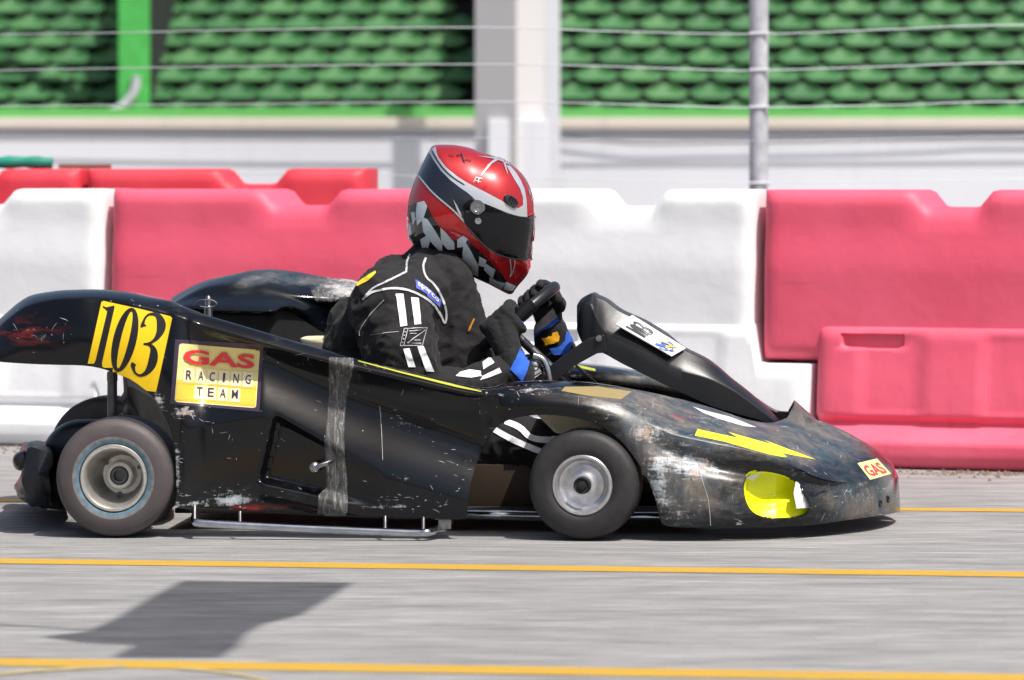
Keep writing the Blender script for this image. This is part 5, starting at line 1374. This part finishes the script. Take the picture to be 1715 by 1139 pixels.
# band: silver between the upper line and its top edge, then navy band below
top_edge = [(262, 98), (280, 160), (330, 228), (400, 286), (470, 330), (540, 366), (610, 402), (680, 440), (740, 474), (788, 490), (818, 470), (818, 420), (800, 365), (770, 315), (735, 255), (712, 215), (740, 222), (775, 262), (805, 312), (830, 370), (842, 440), (846, 545)]
lay.append((flat_poly(L7([(222, 128)] + top_edge + up_line[::-1][1:])), 1))
lay.append((flat_poly(L7(up_line[:7] + [(560, 460), (600, 500), (520, 620), (450, 580)] + low_line[::-1][1:])), 2))
lay.append((stroke(L7(spline(low_line, 3)), 2.6), 1))
lay.append((stroke(L7(spline([(240, 118), (268, 172), (318, 242), (380, 298), (450, 342)], 4)), [1, 2.2, 2.6, 2.6, 2.4] + [2.2] * 11 + [.6]), 2))
lay.append((flat_poly(L7([(376, 432), (400, 470), (425, 520), (430, 548), (405, 512)])), 1))
lay.append((flat_poly(L7([(550, 285), (600, 210), (655, 165), (672, 178), (625, 205)])) + flat_poly(L7([(530, 158), (600, 165), (660, 165), (715, 190), (745, 222), (700, 200), (640, 178)])) + flat_poly(L7([(690, 190), (708, 205), (722, 280), (712, 255)])), 1))
lay.append((stroke(L7([(505, 325), (522, 292), (560, 302)]), 1.2) + stroke(L7([(515, 312), (550, 322)]), 1.2) + stroke(L7([(540, 295), (535, 330)]), 1.2) + stroke(L7([(855, 370), (862, 400), (880, 420), (868, 440)]), 1.4), 1))
lay.append((stroke(L7([(395, 155), (430, 150), (440, 190), (460, 180), (490, 190)]), 1.6) + stroke(L7([(425, 140), (450, 200)]), 1.6) + stroke(L7([(345, 152), (380, 158)]), 1.0), 2))
vis = [(440, 470), (470, 440), (500, 430), (560, 452), (640, 486), (720, 520), (790, 540), (850, 547), (888, 522), (898, 520), (895, 640), (884, 740), (870, 812), (800, 815), (740, 806), (680, 788), (610, 752), (555, 705), (505, 650), (470, 610), (445, 575)]
lay.append((flat_poly(L7(vis)), 5))
lay.append((stroke(L7(spline([(448, 590), (500, 660), (556, 722), (615, 768), (690, 802), (760, 818), (868, 822)], 4)), 2.2), 0))
lay.append((stroke(L7(spline([(733, 806), (740, 850), (742, 890), (733, 925)], 4)), 1.6) + stroke(L7(spline([(765, 808), (764, 850), (752, 890), (738, 920)], 4)), 1.6), 1))
lay.append((stroke(L7(spline([(115, 735), (200, 796), (350, 856), (450, 907), (600, 978), (700, 1030)], 4)), 3.0), 3))
VB = vis[:9] + [(920, 520), (920, 640), (905, 740), (890, 812)] + vis[12:]
VL = [(60, 480), (100, 470), (140, 460), (175, 446), (205, 470), (240, 540), (280, 600), (330, 650), (385, 705), (430, 668), (470, 690), (520, 745), (600, 820), (680, 905), (725, 965), (800, 985), (780, 1060), (600, 1010), (200, 850), (50, 700)]
VN = [(225, 130)] + up_line[1:7] + low_line[::-1] + [(140, 268), (190, 160)]
for i, f_ in enumerate(hf_):
    c_ = sum((hv[q] for q in f_), Vector()) / len(f_); x_, y_ = PX(c_); x_ = (x_ - 660) * 3.797; y_ = (y_ - 220) * 3.797
    mm_ = 5 if inpoly(x_, y_, VB) else 3 if inpoly(x_, y_, VL) else 2 if inpoly(x_, y_, VN) else 0
    g.m[i] = mm_; g.m[i + nHF] = mm_
for li, (sh, mi) in enumerate(lay):
    project(g, sh, hb, .0006 + .00025 * li, mi, 4, mirror=mirK)
def put(px, py, r, h, mi, prof=None):
    x, y = c7(px, py); hh = hb.ray_cast(C0, ray(x, y).normalized()); n_ = hh[1] if hh[1].dot(ray(x, y)) < 0 else -hh[1]
    pr = prof or [(-.002, r), (h * .7, r), (h, r * .92), (h, r * .6), (h * .8, r * .55), (h * .85, .0001)]
    o = len(g.v); fo = len(g.f); g.lathe(hh[0], n_, pr, 28, mi)
    nv = [mirK(p) for p in g.v[o:]]; nf = [tuple(i - o for i in q)[::-1] for q in g.f[fo:]]; g.add(nv, nf, mi)
    return hh[0], n_
put(531, 483, .0178, .006, 6); put(535, 570, .0082, .005, 6); put(590, 603, .006, .003, 3)
helmet = g.build('helmet', HM, drv, recalc=False, angle=50)
# brow vent
g = Geo(); x, y = c7(742, 445); hh = hb.ray_cast(C0, ray(x, y).normalized()); n_ = hh[1] if hh[1].dot(ray(x, y)) < 0 else -hh[1]
tx = (K(*c7(800, 465), .6) - K(*c7(690, 425), .6)).normalized(); tx = (tx - n_ * tx.dot(n_)).normalized(); ty_ = n_.cross(tx)
for mm in (0, 1):
    rws = []
    for h_, s in ((-.003, 1.05), (.003, 1.0), (.006, .9), (.007, .7), (.004, .6), (.003, .01)):
        rws.append([hh[0] + n_ * h_ + tx * .0205 * s * math.copysign(abs(math.cos(t)) ** .7, math.cos(t)) + ty_ * .0125 * s * math.copysign(abs(math.sin(t)) ** .8, math.sin(t)) for t in [2 * math.pi * k / 32 for k in range(32)]])
    for k in (-1, 0, 1):
        P = hh[0] + n_ * .006 + tx * .0085 * k
    if mm: rws = [[mirK(p) for p in r] for r in rws]
    g2 = Geo(); g2.grid(rws, closev=True); 
    for k in (-1.2, -.4, .4, 1.2):
        a = hh[0] + n_ * .0062 + tx * .0085 * k - ty_ * .008; b = hh[0] + n_ * .0062 + tx * .0085 * k + ty_ * .008
        if mm: a, b = mirK(a), mirK(b)
        g2.tube([a, b], .0013, 8)
    g2.build('brow_vent', 'h_black', helmet, angle=40)
# raised lip along the visor bottom and visor shell edge at the front
g = Geo()
def onh(px, py, off):
    x, y = c7(px, py); h = hb.ray_cast(C0, ray(x, y).normalized())
    if h[0] is None: return None
    n = h[1] if h[1].dot(ray(x, y)) < 0 else -h[1]; return h[0] + n * off
ed = [onh(a, b, .0025) for a, b in spline([(470, 612), (505, 652), (560, 712), (615, 758), (690, 793), (760, 809), (820, 814), (862, 815)], 5)]
ed = [p for p in ed if p]
g.tube(ed, .0022, 8); g.tube([mirK(p) for p in ed], .0022, 8)
ed = [onh(a, b, .002) for a, b in spline([(500, 432), (560, 455), (640, 489), (720, 523), (790, 543), (850, 549), (884, 546)], 5)]; ed = [p for p in ed if p]
g.tube(ed, .0018, 8); g.tube([mirK(p) for p in ed], .0018, 8)
g.build('visor_gasket', 'h_black', helmet)
